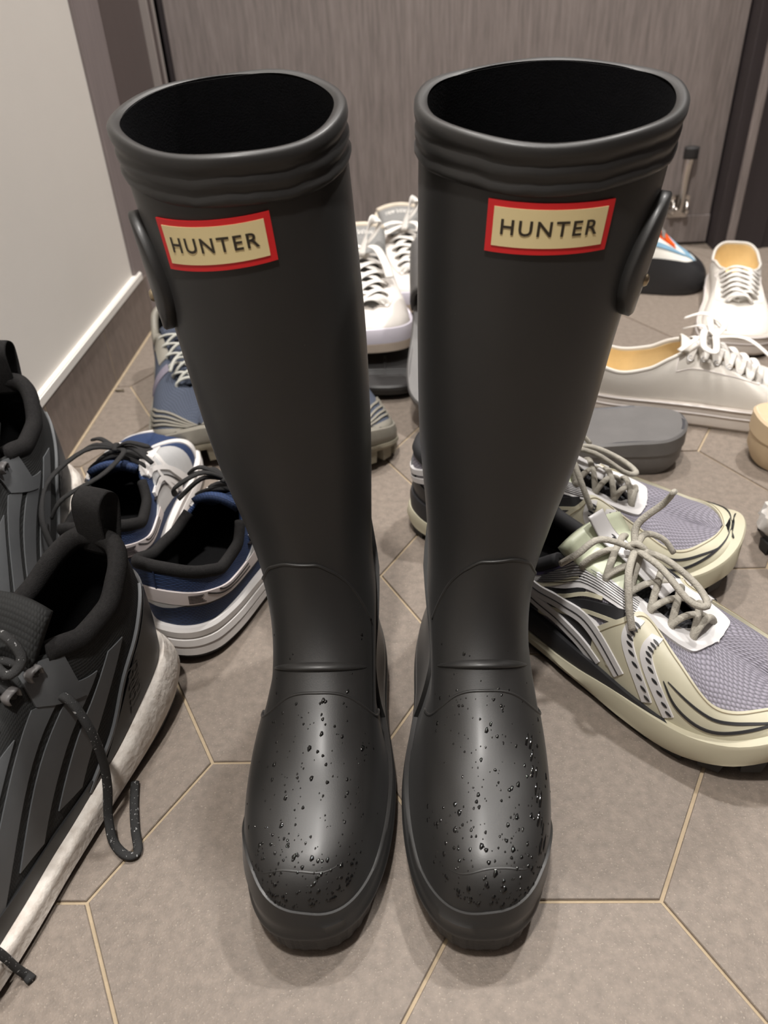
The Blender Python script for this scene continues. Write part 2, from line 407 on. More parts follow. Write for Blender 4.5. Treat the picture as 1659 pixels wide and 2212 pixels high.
def make_boot(key, label, lab, outer, seed):
    bs = BootSurf(key)
    root = thing('rain_boot', label, 'boot', group=None)
    NP = 88; phis = np.linspace(0, 2 * PI, NP, endpoint=False)
    # upper: one continuous rubber body
    ks = np.concatenate([np.linspace(0, 6, 56), np.linspace(6.12, 11, 44)])
    V = np.concatenate([bs.ring(k, phis) for k in ks])
    nk = len(ks)
    F = [(i * NP + j, i * NP + (j + 1) % NP, (i + 1) * NP + (j + 1) % NP, (i + 1) * NP + j) for i in range(nk - 1) for j in range(NP)]
    mesh('upper', V, F, m_rub, root, recalc=True)
    # lining inside the shaft
    def inset(P, d):
        c = P.mean(0); T_ = np.roll(P, -1, 0) - np.roll(P, 1, 0); n = np.stack([T_[:, 1], -T_[:, 0], 0 * T_[:, 0]], -1)
        n /= np.linalg.norm(n, axis=1)[:, None]; n *= np.sign((n * (P - c)).sum(1))[:, None]; return P + n * d
    kl = np.linspace(11, 5.4, 26); V = np.concatenate([inset(bs.ring(k, phis), -0.0042) for k in kl])
    F = [(i * NP + j, i * NP + (j + 1) % NP, (i + 1) * NP + (j + 1) % NP, (i + 1) * NP + j) for i in range(len(kl) - 1) for j in range(NP)]
    F.append(tuple((len(kl) - 1) * NP + j for j in range(NP)))
    mesh('lining', V, F, m_line, root)
    # rolled rim band with ridges
    prof = [(0.0, -.0043), (.0010, -.0030), (.0016, -.0010), (.0012, .0012), (-.0004, .0024), (-.0035, .0026), (-.0062, .0020), (-.0075, .0010), (-.0092, .0012), (-.0110, .0021),
            (-.0140, .0020), (-.0155, .0011), (-.0175, .0013), (-.0192, .0023), (-.0212, .0022), (-.0226, .0010), (-.0232, -.0005)]
    V = []
    rs = np.random.default_rng(seed); ph0 = rs.uniform(0, 6, 6)
    wob = .0003 * np.sin(9 * phis + ph0[0]) + .0002 * np.sin(17 * phis + ph0[1]) + .00015 * np.sin(31 * phis + ph0[2])
    for q, (dz, of) in enumerate(prof):
        kk = 11 + min(dz, 0) / .05
        P = inset(bs.ring(kk, phis), of); P[:, 2] += max(dz, 0)
        if 6 <= q <= 14: P[:, 2] += wob * (1 if q < 11 else 1.6)
        P[:, 2] += .0010 * np.sin(2 * phis + ph0[3]) + .0006 * np.sin(5 * phis + ph0[4])
        V.append(P)
    V = np.concatenate(V)
    F = [(i * NP + j, i * NP + (j + 1) % NP, (i + 1) * NP + (j + 1) % NP, (i + 1) * NP + j) for i in range(len(prof) - 1) for j in range(NP)]
    mesh('rim_band', V, F, m_rub, root, recalc=True)
    # overlays: vamp, ankle, heel counter
    sd = 1 if key == 'L' else -1           # side of the inner ankle
    def top_seam(ph): return 4.85 - 2.2 * (abs(ph) / 75) ** 2.2
    def vamp(a, b):
        ph = -82 + 164 * a; kt = max(top_seam(ph), 0.4)
        return (0.25 + (kt - 0.25) * b, rad(ph))
    boot_patch(bs, 'vamp', vamp, 49, 22, 0.0011, m_rub, root)
    def ankle(a, b):
        ph = -62 + 124 * a; x = ph * sd
        kt = sinterp(x, [(-62, 6.1), (-44, 6.5), (-30, 6.8), (-10, 6.95), (10, 6.93), (24, 6.75), (36, 6.45), (50, 5.85), (62, 5.2)])
        kb = top_seam(ph) + 0.02
        return (kb + (kt - kb) * b, rad(ph))
    boot_patch(bs, 'ankle_panel', ankle, 45, 14, 0.0010, m_rub, root)
    pth = []
    for q in np.linspace(0, 1, 60):
        k_, p_ = ankle(q, 1.0); pth.append(bs.pt(k_, p_, .0006))
    v, f = tube_vf(pth, .0011, .0011, 8); mesh('seam_ridge', v, f, m_rub, root)
    pth = [bs.pt(max(top_seam(ph), .4), rad(ph), .0008) for ph in np.linspace(-82, 82, 60)]
    v, f = tube_vf(pth, .0010, .0009, 8); mesh('seam_ridge', v, f, m_rub, root)
    def counter(a, b):
        ph = 92 + 176 * a; x = min(ph - 92, 268 - ph)
        kt = sinterp(x, [(0, 4.2), (10, 5.3), (30, 6.3), (88, 6.6)])
        return (0.1 + (kt - 0.1) * b, rad(ph))
    boot_patch(bs, 'heel_counter', counter, 45, 16, 0.0030, m_rub, root)
    # crease ridge above the instep seam
    pth = [bs.pt(5.30 - .9 * (abs(ph) / 60) ** 2, rad(ph), -0.0004) for ph in np.linspace(-58, 58, 24)]
    v, f = tube_vf(pth, .0050, .0022, 12, taper=lambda t: max(.15, math.sin(PI * t) ** .5)); mesh('crease', v, f, m_rub, root)
    pth = [bs.pt(2.10 + .06 * math.sin(ph / 6 + seed) - .42 * (abs(ph - 4) / 30) ** 2, rad(ph), 0.0006) for ph in np.linspace(-34, 34, 30)]
    v, f = tube_vf(pth, .0010, .0005, 8, taper=lambda t: max(.1, math.sin(PI * t) ** .5)); mesh('crease', v, f, m_rub, root)
    # foxing round the toe and sole
    def foxtop(ph):
        ph = (ph + 180) % 360 - 180
        fo = min(max(1.05 - .017 * sd * ph, .30), 1.55); wt = 1 / (1 + math.exp((abs(ph) - 58) / 7))
        return 0.12 + (fo - .12) * wt
    Vf = []; NF = 140; pf = np.linspace(0, 2 * PI, NF, endpoint=False)
    r0 = np.array([bs.ring(0, p) for p in pf]); r0o = inset(r0, .0032)
    ty = (r0[:, 1] - r0[:, 1].min()) / np.ptp(r0[:, 1]); spring = np.clip((.22 - ty) / .22, 0, 1) ** 2 * .007
    top = np.array([bs.pt(foxtop(math.degrees(p)), p, 0.0002) for p in pf]); top2 = np.array([bs.pt(foxtop(math.degrees(p)) - .05, p, .0024) for p in pf])
    lv = [top, top2, np.array([bs.pt(max(foxtop(math.degrees(p)) * .5, .05), p, .0031) for p in pf])]
    for z, of in ((.028, .0034), (.0215, .0036), (.0205, .0046), (.0185, .0048), (.0175, .0036)):
        P = inset(r0, of); P[:, 2] = z + spring; lv.append(P)
    V = np.concatenate(lv)
    F = [(i * NF + j, i * NF + (j + 1) % NF, (i + 1) * NF + (j + 1) % NF, (i + 1) * NF + j) for i in range(len(lv) - 1) for j in range(NF)]
    mesh('foxing', V, F, m_rub, root, recalc=True, angle=45)
    lv = []
    NF2 = 280; pf2 = np.linspace(0, 2 * PI, NF2, endpoint=False); r1 = np.array([bs.ring(0, p) for p in pf2])
    ty = (r1[:, 1] - r1[:, 1].min()) / np.ptp(r1[:, 1]); sp1 = np.clip((.20 - ty) / .20, 0, 1) ** 2 * .007
    teeth = np.where((np.arange(NF2) // 3) % 2 == 0, 1.0, 0.0)
    arch = np.exp(-((ty - .60) / .07) ** 2) * .008
    for z, of, tt in ((.0178, .0030, 0), (.016, .0026, 1), (.004, .0012, 1), (.0, -.001, 1)):
        P = inset(r1, of); q = inset(r1, of - .0005)
        P = np.where((teeth * tt)[:, None] > 0, q, P); P[:, 2] = z + sp1 * (.4 + .6 * (z > .01)) + arch * (z < .012)
        lv.append(P)
    V = np.concatenate(lv)
    F = [(i * NF2 + j, i * NF2 + (j + 1) % NF2, (i + 1) * NF2 + (j + 1) % NF2, (i + 1) * NF2 + j) for i in range(len(lv) - 1) for j in range(NF2)]
    F.append(tuple(3 * NF2 + j for j in range(NF2)))
    mesh('outsole', V, F, m_rubd, root, smooth=False, recalc=True)
    # name label
    p0, p1, k0, k1, sk0, sk1 = lab
    def lmap(a, b):
        ph = p0 + (p1 - p0) * a; kk = (k0 + sk0 * (a - .5)) + ((k1 + sk1 * (a - .5)) - (k0 + sk0 * (a - .5))) * b
        return (kk, rad(ph))
    lb = boot_patch(bs, 'label', lmap, 17, 9, 0.0012, m_red, root, label='red framed cream label with dark lettering')
    mx, my = .055, .125
    boot_patch(bs, 'label_panel', lambda a, b: lmap(mx + (1 - 2 * mx) * a, my + (1 - 2 * my) * b), 17, 9, 0.0016, m_cream, lb)
    tv, tf = text_vf('HUNTER', 1.0, 1.22, .014)
    tw = np.ptp(tv[:, 0]); th = np.ptp(tv[:, 1]); tc = (tv.max(0) + tv.min(0)) / 2
    V = []
    for x, y, z in tv:
        a = .5 + (x - tc[0]) / tw * .76; b = .5 + (y - tc[1]) / th * .30
        k, ph = lmap(a, b); V.append(bs.pt(k, ph, .0019))
    mesh('lettering', V, tf, m_ink, lb, smooth=False)
    # oval strap tab on the outer side
    c_ph, c_k = outer
    def tabpt(a, r):
        th_ = 2 * PI * a; kk = c_k + .52 * r * math.sin(th_)
        ww = 23 * (1 - .22 * math.sin(th_))
        return (kk, rad(c_ph + ww * r * math.cos(th_)))
    V = []; na = 40; rr = [(.96, -.001), (1.0, .0005), (1.0, .0050), (.96, .0060), (.6, .0062), (.05, .0062)]
    for r, of in rr:
        for i in range(na):
            k, ph = tabpt(i / na, r); V.append(bs.pt(k, ph, of))
    F = [(i * na + j, i * na + (j + 1) % na, (i + 1) * na + (j + 1) % na, (i + 1) * na + j) for i in range(len(rr) - 1) for j in range(na)]
    F.append(tuple((len(rr) - 1) * na + j for j in range(na)))
    tb = mesh('strap_tab', V, F, m_rub, root, recalc=True, angle=60)
    k, ph = tabpt(.75, .45); c = bs.pt(k, ph, .0062); n = bs.nrm(k, ph)
    a1 = np.cross(n, [0, 0, 1.]); a1 /= np.linalg.norm(a1); b1 = np.cross(n, a1)
    V = [c + n * .0022]; F = []
    for q, (r, h) in enumerate(((.0025, .0018), (.0035, .0006), (.0036, -.001))):
        for i in range(14): V.append(c + (a1 * math.cos(2 * PI * i / 14) + b1 * math.sin(2 * PI * i / 14)) * r + n * h)
    F += [(0, 1 + i, 1 + (i + 1) % 14) for i in range(14)]
    for q in range(2): F += [(1 + q * 14 + i, 1 + (q + 1) * 14 + i, 1 + (q + 1) * 14 + (i + 1) % 14, 1 + q * 14 + (i + 1) % 14) for i in range(14)]
    mesh('rivet', V, F, m_rivet, tb, recalc=True)
    # rain drops on toe and instep
    V = []; F = []
    rs = np.random.default_rng(seed + 5)
    for q in range(360):
        kk = 1.2 + 4.2 * rs.random() ** 1.6; ph = rs.normal(0, 22 if kk < 3 else 30)
        if abs(ph) > 62: continue
        rr_ = .00035 + .0010 * rs.random() ** 3
        run = key == 'R' and q < 14          # runs of water on the right boot
        if run: kk = 1.7 + 2.2 * q / 14; ph = 33 + 3 * math.sin(q * 2.3) + q * .5; rr_ = .0007 + .0005 * rs.random()
        o = .0011 if kk < top_seam(ph) else .0008
        c = bs.pt(kk, rad(ph), o); n = bs.nrm(kk, rad(ph)); a1 = np.cross(n, [0.3, 1, 0.2]); a1 /= np.linalg.norm(a1); b1 = np.cross(n, a1)
        b0 = len(V); el = 4.5 if run else 1 + .8 * rs.random()
        V.append(c + n * rr_ * .45)
        for lvl, (r, h) in enumerate(((.65, .3), (1.0, -.05))):
            for i in range(8):
                an = 2 * PI * i / 8; V.append(c + (a1 * math.cos(an) + b1 * math.sin(an) * el) * rr_ * r * (1 + .15 * math.sin(3 * an + q)) + n * rr_ * h)
        F += [(b0, b0 + 1 + i, b0 + 1 + (i + 1) % 8) for i in range(8)]
        F += [(b0 + 1 + i, b0 + 9 + i, b0 + 9 + (i + 1) % 8, b0 + 1 + (i + 1) % 8) for i in range(8)]
    d = mesh('water_drops', V, F, m_drop, root, recalc=True); d['kind'] = 'stuff'
    return root
make_boot('L', 'tall black rubber rain boot with its label skewed, beside the navy running shoes', (-40.5, 21, 9.95, 10.42, .12, .10), (-73, 9.72), 3)
make_boot('R', 'tall black rubber rain boot with water streaks, beside the cream and grey running shoes', (-28.8, 26.8, 9.99, 10.46, -.02, -.04), (69, 9.74), 8)

# ------------------------------------------------------------------ shoe builder
HW_RUN = [(0, 0), (.06, .0125), (.12, .0225), (.2, .0310), (.3, .0355), (.4, .0365), (.5, .0395), (.6, .0455), (.7, .0490), (.78, .0465), (.86, .0370), (.93, .0225), (1, 0)]
class Shoe:
    """u runs round the shoe: 0 heel, 0..1 left side, 1 toe, 1..2 right side; v climbs from the sole to the top line."""
    def __init__(s, L=.285, hw=HW_RUN, wk=1.0, toe_in=.006, mir=1, H=.088, Tz=None, sole_h=None, spring=.012, heel_lift=.004, inset=.003,
                 T=None, q=None, slot=True, nu=120, nv=13):
        s.L, s.mir, s.spring, s.heel_lift, s.inset = L, mir, spring, heel_lift, inset
        xs = np.linspace(0, 1, 401)
        s.hwt = np.array([sinterp(x, hw) * wk for x in xs]); s.xs = xs
        s.cyt = np.array([toe_in * max(0, (x - .45) / .55) ** 1.6 for x in xs])
        sole_h = sole_h or [(0, .034), (.3, .030), (.6, .024), (.8, .022), (1, .026)]
        s.sht = np.array([sinterp(x, sole_h) for x in xs])
        if T is None:
            T = [(0, .012, 0, H), (.05, .018, .013, H), (.1, .035, .0225, H - .001), (.18, .085, .0305, H - .007), (.28, .17, .0335, H - .019), (.38, .27, .0315, H - .020), (.45, .335, .0265, H - .008),
                 (.5, .385, .0205, H + .002), (.6, .50, .0165, H - .008), (.7, .60, .0135, H - .020), (.76, .655, .0115, H - .027), (.80, .69, 0.0, H - .031), (.88, .77, 0, H - .038), (1, .885, 0, H - .048)]
        s.Tt = np.array([[sinterp(x, [(r[0], r[i]) for r in T]) for i in (1, 2, 3)] for x in xs]); s.Tt[:, 0] *= L
        q = q or [(0, .30), (.3, .32), (.5, .6), (.7, .9), (1, 1)]
        s.qt = np.array([sinterp(x, q) for x in xs])
        s.nu, s.nv = nu, nv
    def ip(s, arr, t): return np.interp(t, s.xs, arr)
    def ts(s, u):
        u = u % 2.0
        return (u, 1.0) if u <= 1 else (2 - u, -1.0)
    def base(s, t):
        x = (1 - math.cos(PI * t)) / 2
        return s.spring * max(0, (x - .70) / .30) ** 2 + s.heel_lift * max(0, (.12 - x) / .12) ** 2
    def out(s, u, off=0.0, z=None):
        t, sg = s.ts(u)
        x = s.L * (1 - math.cos(PI * t)) / 2; y = s.ip(s.cyt, t) + sg * s.ip(s.hwt, t)
        x -= off * math.cos(PI * t); y += off * sg * math.sin(PI * t)
        return np.array([x, y * s.mir, s.top(t) if z is None else z])
    def top(s, t): return s.ip(s.sht, t) + s.base(t) * .8
    def S(s, u, v):
        t, sg = s.ts(u)
        B = s.out(u, -s.inset); B[1] *= s.mir
        Tx, Ty, Tz = [s.ip(s.Tt[:, i], t) for i in range(3)]
        Tp = np.array([Tx, s.ip(s.cyt, t) * .8 + sg * Ty, Tz])
        q = s.ip(s.qt, t)
        a = q * (1 - math.cos(v * PI / 2)) + (1 - q) * v
        b = q * math.sin(v * PI / 2) + (1 - q) * v
        P = np.array([B[0] + (Tp[0] - B[0]) * a, B[1] + (Tp[1] - B[1]) * a, B[2] + (Tp[2] - B[2]) * b])
        bul = .004 * math.sin(PI * v) * (1 - q)
        P[0] -= bul * math.cos(PI * t); P[1] += bul * sg * math.sin(PI * t)
        P[1] *= s.mir
        return P
    def N(s, u, v):
        e = .004; v0, v1 = max(v - .02, 0), min(v + .02, 1)
        n = np.cross(s.S(u + e, v) - s.S(u - e, v), s.S(u, v1) - s.S(u, v0))
        l = np.linalg.norm(n)
        if l < 1e-12: return np.array([0, 0, 1.])
        n /= l; p = s.S(u, v); c = np.array([min(max(p[0], .25 * s.L), .8 * s.L), 0, .02])
        return n if n @ (p - c) > 0 else -n
    def P(s, u, v, off=0.0):
        return s.S(u, v) + (s.N(u, v) * off if off else 0)
    # ---- parts
    def upper(s, root, m, lining, thick=.0035, name='upper'):
        V = []; UV = []
        for i in range(s.nu):
            u = 2 * i / s.nu
            for j in range(s.nv):
                v = j / (s.nv - 1); p = s.S(u, v); V.append(p)
                t, sg = s.ts(u); UV.append(((1 - math.cos(PI * t)) / 2 * s.L * 1.25 + (0 if sg > 0 else .013), v * .075))
        F = grid_faces(s.nu, s.nv, closed_u=True, flip=s.mir > 0)
        o = mesh(name, V, F, m, root, uv=UV, merge=2e-5, solid=(thick, -1, 1), mats=[m, lining])
        return o
    def loft(s, root, name, levels, m, cap_top=False, cap_bot=False, n=110, angle=40, zigzag=None):
        """levels: (offset, z or fn(t), spring factor)"""
        V = []
        for li, (off, z, sp) in enumerate(levels):
            for i in range(n):
                u = 2 * i / n; t, sg = s.ts(u); o2 = off(u) if callable(off) else off
                zz = (z(t) if callable(z) else z) + s.base(t) * sp
                V.append(s.out(u, o2, zz))
        F = [(i * n + j, i * n + (j + 1) % n, (i + 1) * n + (j + 1) % n, (i + 1) * n + j) for i in range(len(levels) - 1) for j in range(n)]
        if cap_bot: F.append(tuple(range(n))[::-1])
        if cap_top: F.append(tuple((len(levels) - 1) * n + j for j in range(n)))
        return mesh(name, V, F, m, root, recalc=True, angle=angle)
    def lugs(s, root, m, z0, z1, off=-.004, step=.026, size=.016, name='lug'):
        """outsole lugs along both edges and the toe, joined"""
        V = []; F = []
        us = []; acc = 0; last = s.out(0.02, off, 0)
        for q in range(1, 800):
            u = .02 + 1.96 * q / 800; p = s.out(u, off, 0); acc += np.linalg.norm(p - last); last = p
            if acc > step: us.append(u); acc = 0
        for u in us:
            t, sg = s.ts(u); c = s.out(u, off, 0); d = s.out(u + .004, off, 0) - s.out(u - .004, off, 0); d /= np.linalg.norm(d); n = np.array([d[1], -d[0], 0])
            if n @ (c - np.array([s.L * .5, 0, 0])) < 0: n = -n
            b = s.base(t); b0 = len(V)
            for z, k in ((z0 + b * .55, .8), (z1 + b, 1.0)):
                for sx, sy in ((-1, -1.3), (1, -1.3), (1, .5), (-1, .5)):
                    p = c + d * sx * size / 2 * k + n * sy * size / 2 * k; V.append((p[0], p[1], z))
            F += [(b0 + a, b0 + b_, b0 + c_, b0 + d_) for a, b_, c_, d_ in ((3, 2, 1, 0), (4, 5, 6, 7), (0, 1, 5, 4), (1, 2, 6, 5), (2, 3, 7, 6), (3, 0, 4, 7))]
        o = mesh(name, V, F, m, root, smooth=False, recalc=True)
        return o
    def insole(s, root, m):
        n = 64; V = [s.out(2 * i / n, -s.inset - .004, s.top(s.ts(2 * i / n)[0]) + .002) for i in range(n)]
        return mesh('insole', V, [tuple(range(n))], m, root, smooth=False, recalc=True)
    def collar(s, root, m, t1=.42, r=.0045, n=70, name='collar', sink=.3):
        us = np.linspace(-t1, t1, n)
        pts = []
        for u in us:
            p = s.S(u, 1.0); c = np.array([.17 * s.L, 0, p[2]]); d = c - p; d[2] = 0; d /= np.linalg.norm(d) + 1e-9
            pts.append(p + d * r * .55 + np.array([0, 0, -r * sink]))
        v, f = tube_vf(pts, r, r * 1.25, 10)
        return mesh(name, v, f, m, root)
    def patch(s, root, name, A, B, m, off=.0010, na=28, nb=8, label=None, smooth_curve=True, inner=-.0008):
        a = cspline(A, na) if smooth_curve else np.array([[np.interp(k, np.linspace(0, 1, len(A)), [p[i] for p in A]) for i in (0, 1)] for k in np.linspace(0, 1, na)])
        b = cspline(B, na) if smooth_curve else np.array([[np.interp(k, np.linspace(0, 1, len(B)), [p[i] for p in B]) for i in (0, 1)] for k in np.linspace(0, 1, na)])
        V = []; UV = []
        prm = []
        for i in range(na):
            for j in range(nb):
                u, v = a[i] + (b[i] - a[i]) * j / (nb - 1); v = min(max(v, 0), 1); prm.append((u, v))
                V.append(s.P(u, v, off)); UV.append((u * s.L * .6, v * .075))
        F = grid_faces(na, nb)
        ri = [i * nb for i in range(na)] + [(na - 1) * nb + j for j in range(1, nb)] + [i * nb + nb - 1 for i in range(na - 2, -1, -1)] + [j for j in range(nb - 2, 0, -1)]
        b0 = len(V); n = len(ri)
        for r in ri: V.append(s.P(*prm[r], inner)); UV.append(UV[r])
        for q in range(n): F.append((ri[q], ri[(q + 1) % n], b0 + (q + 1) % n, b0 + q))
        return mesh(name, V, F, m, root, uv=UV, recalc=True, angle=50, label=label)
    def strips(s, root, name, lines, wid, m, off=.0016, n=22, label=None, taper=False, inner=-.0006):
        V = []; F = []
        for ln in lines:
            c = cspline(ln, n); P = np.array([s.S(u, min(max(v, 0), 1)) for u, v in c]); Nn = np.array([s.N(u, min(max(v, 0), 1)) for u, v in c])
            T = np.gradient(P, axis=0); T /= np.linalg.norm(T, axis=1)[:, None] + 1e-12
            sd = np.cross(Nn, T); sd /= np.linalg.norm(sd, axis=1)[:, None] + 1e-12
            b0 = len(V)
            for i in range(n):
                k = 1 if not taper else max(.08, math.sin(PI * i / (n - 1)) ** .6)
                for a, o in ((-1, inner), (-.86, off), (.86, off), (1, inner)): V.append(P[i] + sd[i] * a * wid / 2 * k + Nn[i] * o)
            for i in range(n - 1):
                for j in range(3): F.append((b0 + i * 4 + j, b0 + (i + 1) * 4 + j, b0 + (i + 1) * 4 + j + 1, b0 + i * 4 + j + 1))
            F += [(b0, b0 + 1, b0 + 2, b0 + 3), tuple(b0 + (n - 1) * 4 + j for j in (3, 2, 1, 0))]
        return mesh(name, V, F, m, root, recalc=True, angle=50, label=label)
    def tongue(s, root, m, x0=.66, x1=.36, wid=.021, rise=.018, drop=.006, thick=.006, name='tongue', back=.0, n=16):
        """from the vamp up past the throat"""
        V = []; UV = []; nb = 9
        xs = s.Tt[:, 0] / s.L
        for i in range(n):
            f = i / (n - 1); x = x0 + (x1 - x0) * f
            j = int(np.argmin(np.abs(np.where(s.xs > .44, xs, 9) - x))); z = s.Tt[j, 2] - drop + (rise + drop) * max(0, (f - .72) / .28) ** 1.2
            ww = wid * (.72 + .28 * f)
            xx = x * s.L - back * max(0, (f - .6) / .4)
            for k in range(nb):
                a = -1 + 2 * k / (nb - 1)
                V.append((xx, (a * ww + s.ip(s.cyt, .6)) * s.mir, z - .007 * a * a)); UV.append((a * ww, f * .1))
        F = grid_faces(n, nb, flip=s.mir < 0)
        return mesh(name, V, F, m, root, uv=UV, solid=(thick, 0))
    def eyelet(s, t, side, v=.93, off=.002):
        return s.P(t if side > 0 else 2 - t, v, off)
    def lace_paths(s, ts, v=.93, arch=.006, bar_first=True, off=.0022, over=.012):
        paths = []
        def seg(p, q, hgt):
            m_ = (p + q) / 2 + np.array([0, 0, hgt]); a = p * .75 + q * .25 + np.array([0, 0, hgt * .8]); b = p * .25 + q * .75 + np.array([0, 0, hgt * .8])
            return [p, a, m_, b, q]
        E = [(s.eyelet(t, 1, v, off), s.eyelet(t, -1, v, off)) for t in ts]
        inn = lambda p: p + np.array([.001, 0, -.004])
        if bar_first: paths.append(cspline([inn(E[0][0])] + seg(E[0][0], E[0][1], arch) + [inn(E[0][1])], 18))
        for k in range(len(E) - 1):
            paths.append(cspline(seg(E[k][0] + [0, 0, -.002], E[k + 1][1], arch + .001) + [inn(E[k + 1][1])], 18))
            paths.append(cspline(seg(E[k][1] + [0, 0, -.002], E[k + 1][0], arch + .003) + [inn(E[k + 1][0])], 18))
        return paths, E
def place(root, heel, ang, z=0.0, pitch=0.0, roll=0.0):
    root.location = (heel[0], heel[1], z); root.rotation_mode = 'XYZ'
    root.rotation_euler = (roll, pitch, math.radians(ang))
def bow_paths(c, d, up, size=.03, lift=.01, tails=((.02, .03), (-.02, .03))):
    """knot at c; d = unit vector across; up = normal. two loops and two tails."""
    c = np.asarray(c, float); d = np.asarray(d, float); up = np.asarray(up, float); f = np.cross(up, d)
    out = []
    for sg in (-1, 1):
        out.append(cspline([c, c + d * sg * size * .5 + up * lift * 1.2 + f * size * .25, c + d * sg * size + up * lift * .3 + f * size * .15,
                            c + d * sg * size * .9 - up * .002 - f * size * .2, c + d * sg * size * .4 + up * lift * .5 - f * size * .1, c], 22))
    for a, b in tails:
        out.append(cspline([c, c + d * a * .5 + f * b * .4 + up * lift * .5, c + d * a + f * b - up * .006], 12))
    out.append(cspline([c - f * .006 + up * .001, c + up * .004, c + f * .006 + up * .001], 8))
    return out

# shared shoe materials
m_blk_lin = mat('black_lining', (22, 22, 23), rough=0.9, noise=0.2, nscale=300, bump=0.3, bscale=1200, spec=0.2)
m_blk_pad = mat('black_padding', (38, 37, 37), rough=0.95, noise=0.25, nscale=500, bump=0.5, bscale=1500, spec=0.15)
m_white_eva = mat('white_foam', (226, 222, 219), rough=0.5, noise=0.03, nscale=60)
m_blk_out = mat('black_outsole', (30, 29, 29), rough=0.6, noise=0.15, nscale=80)

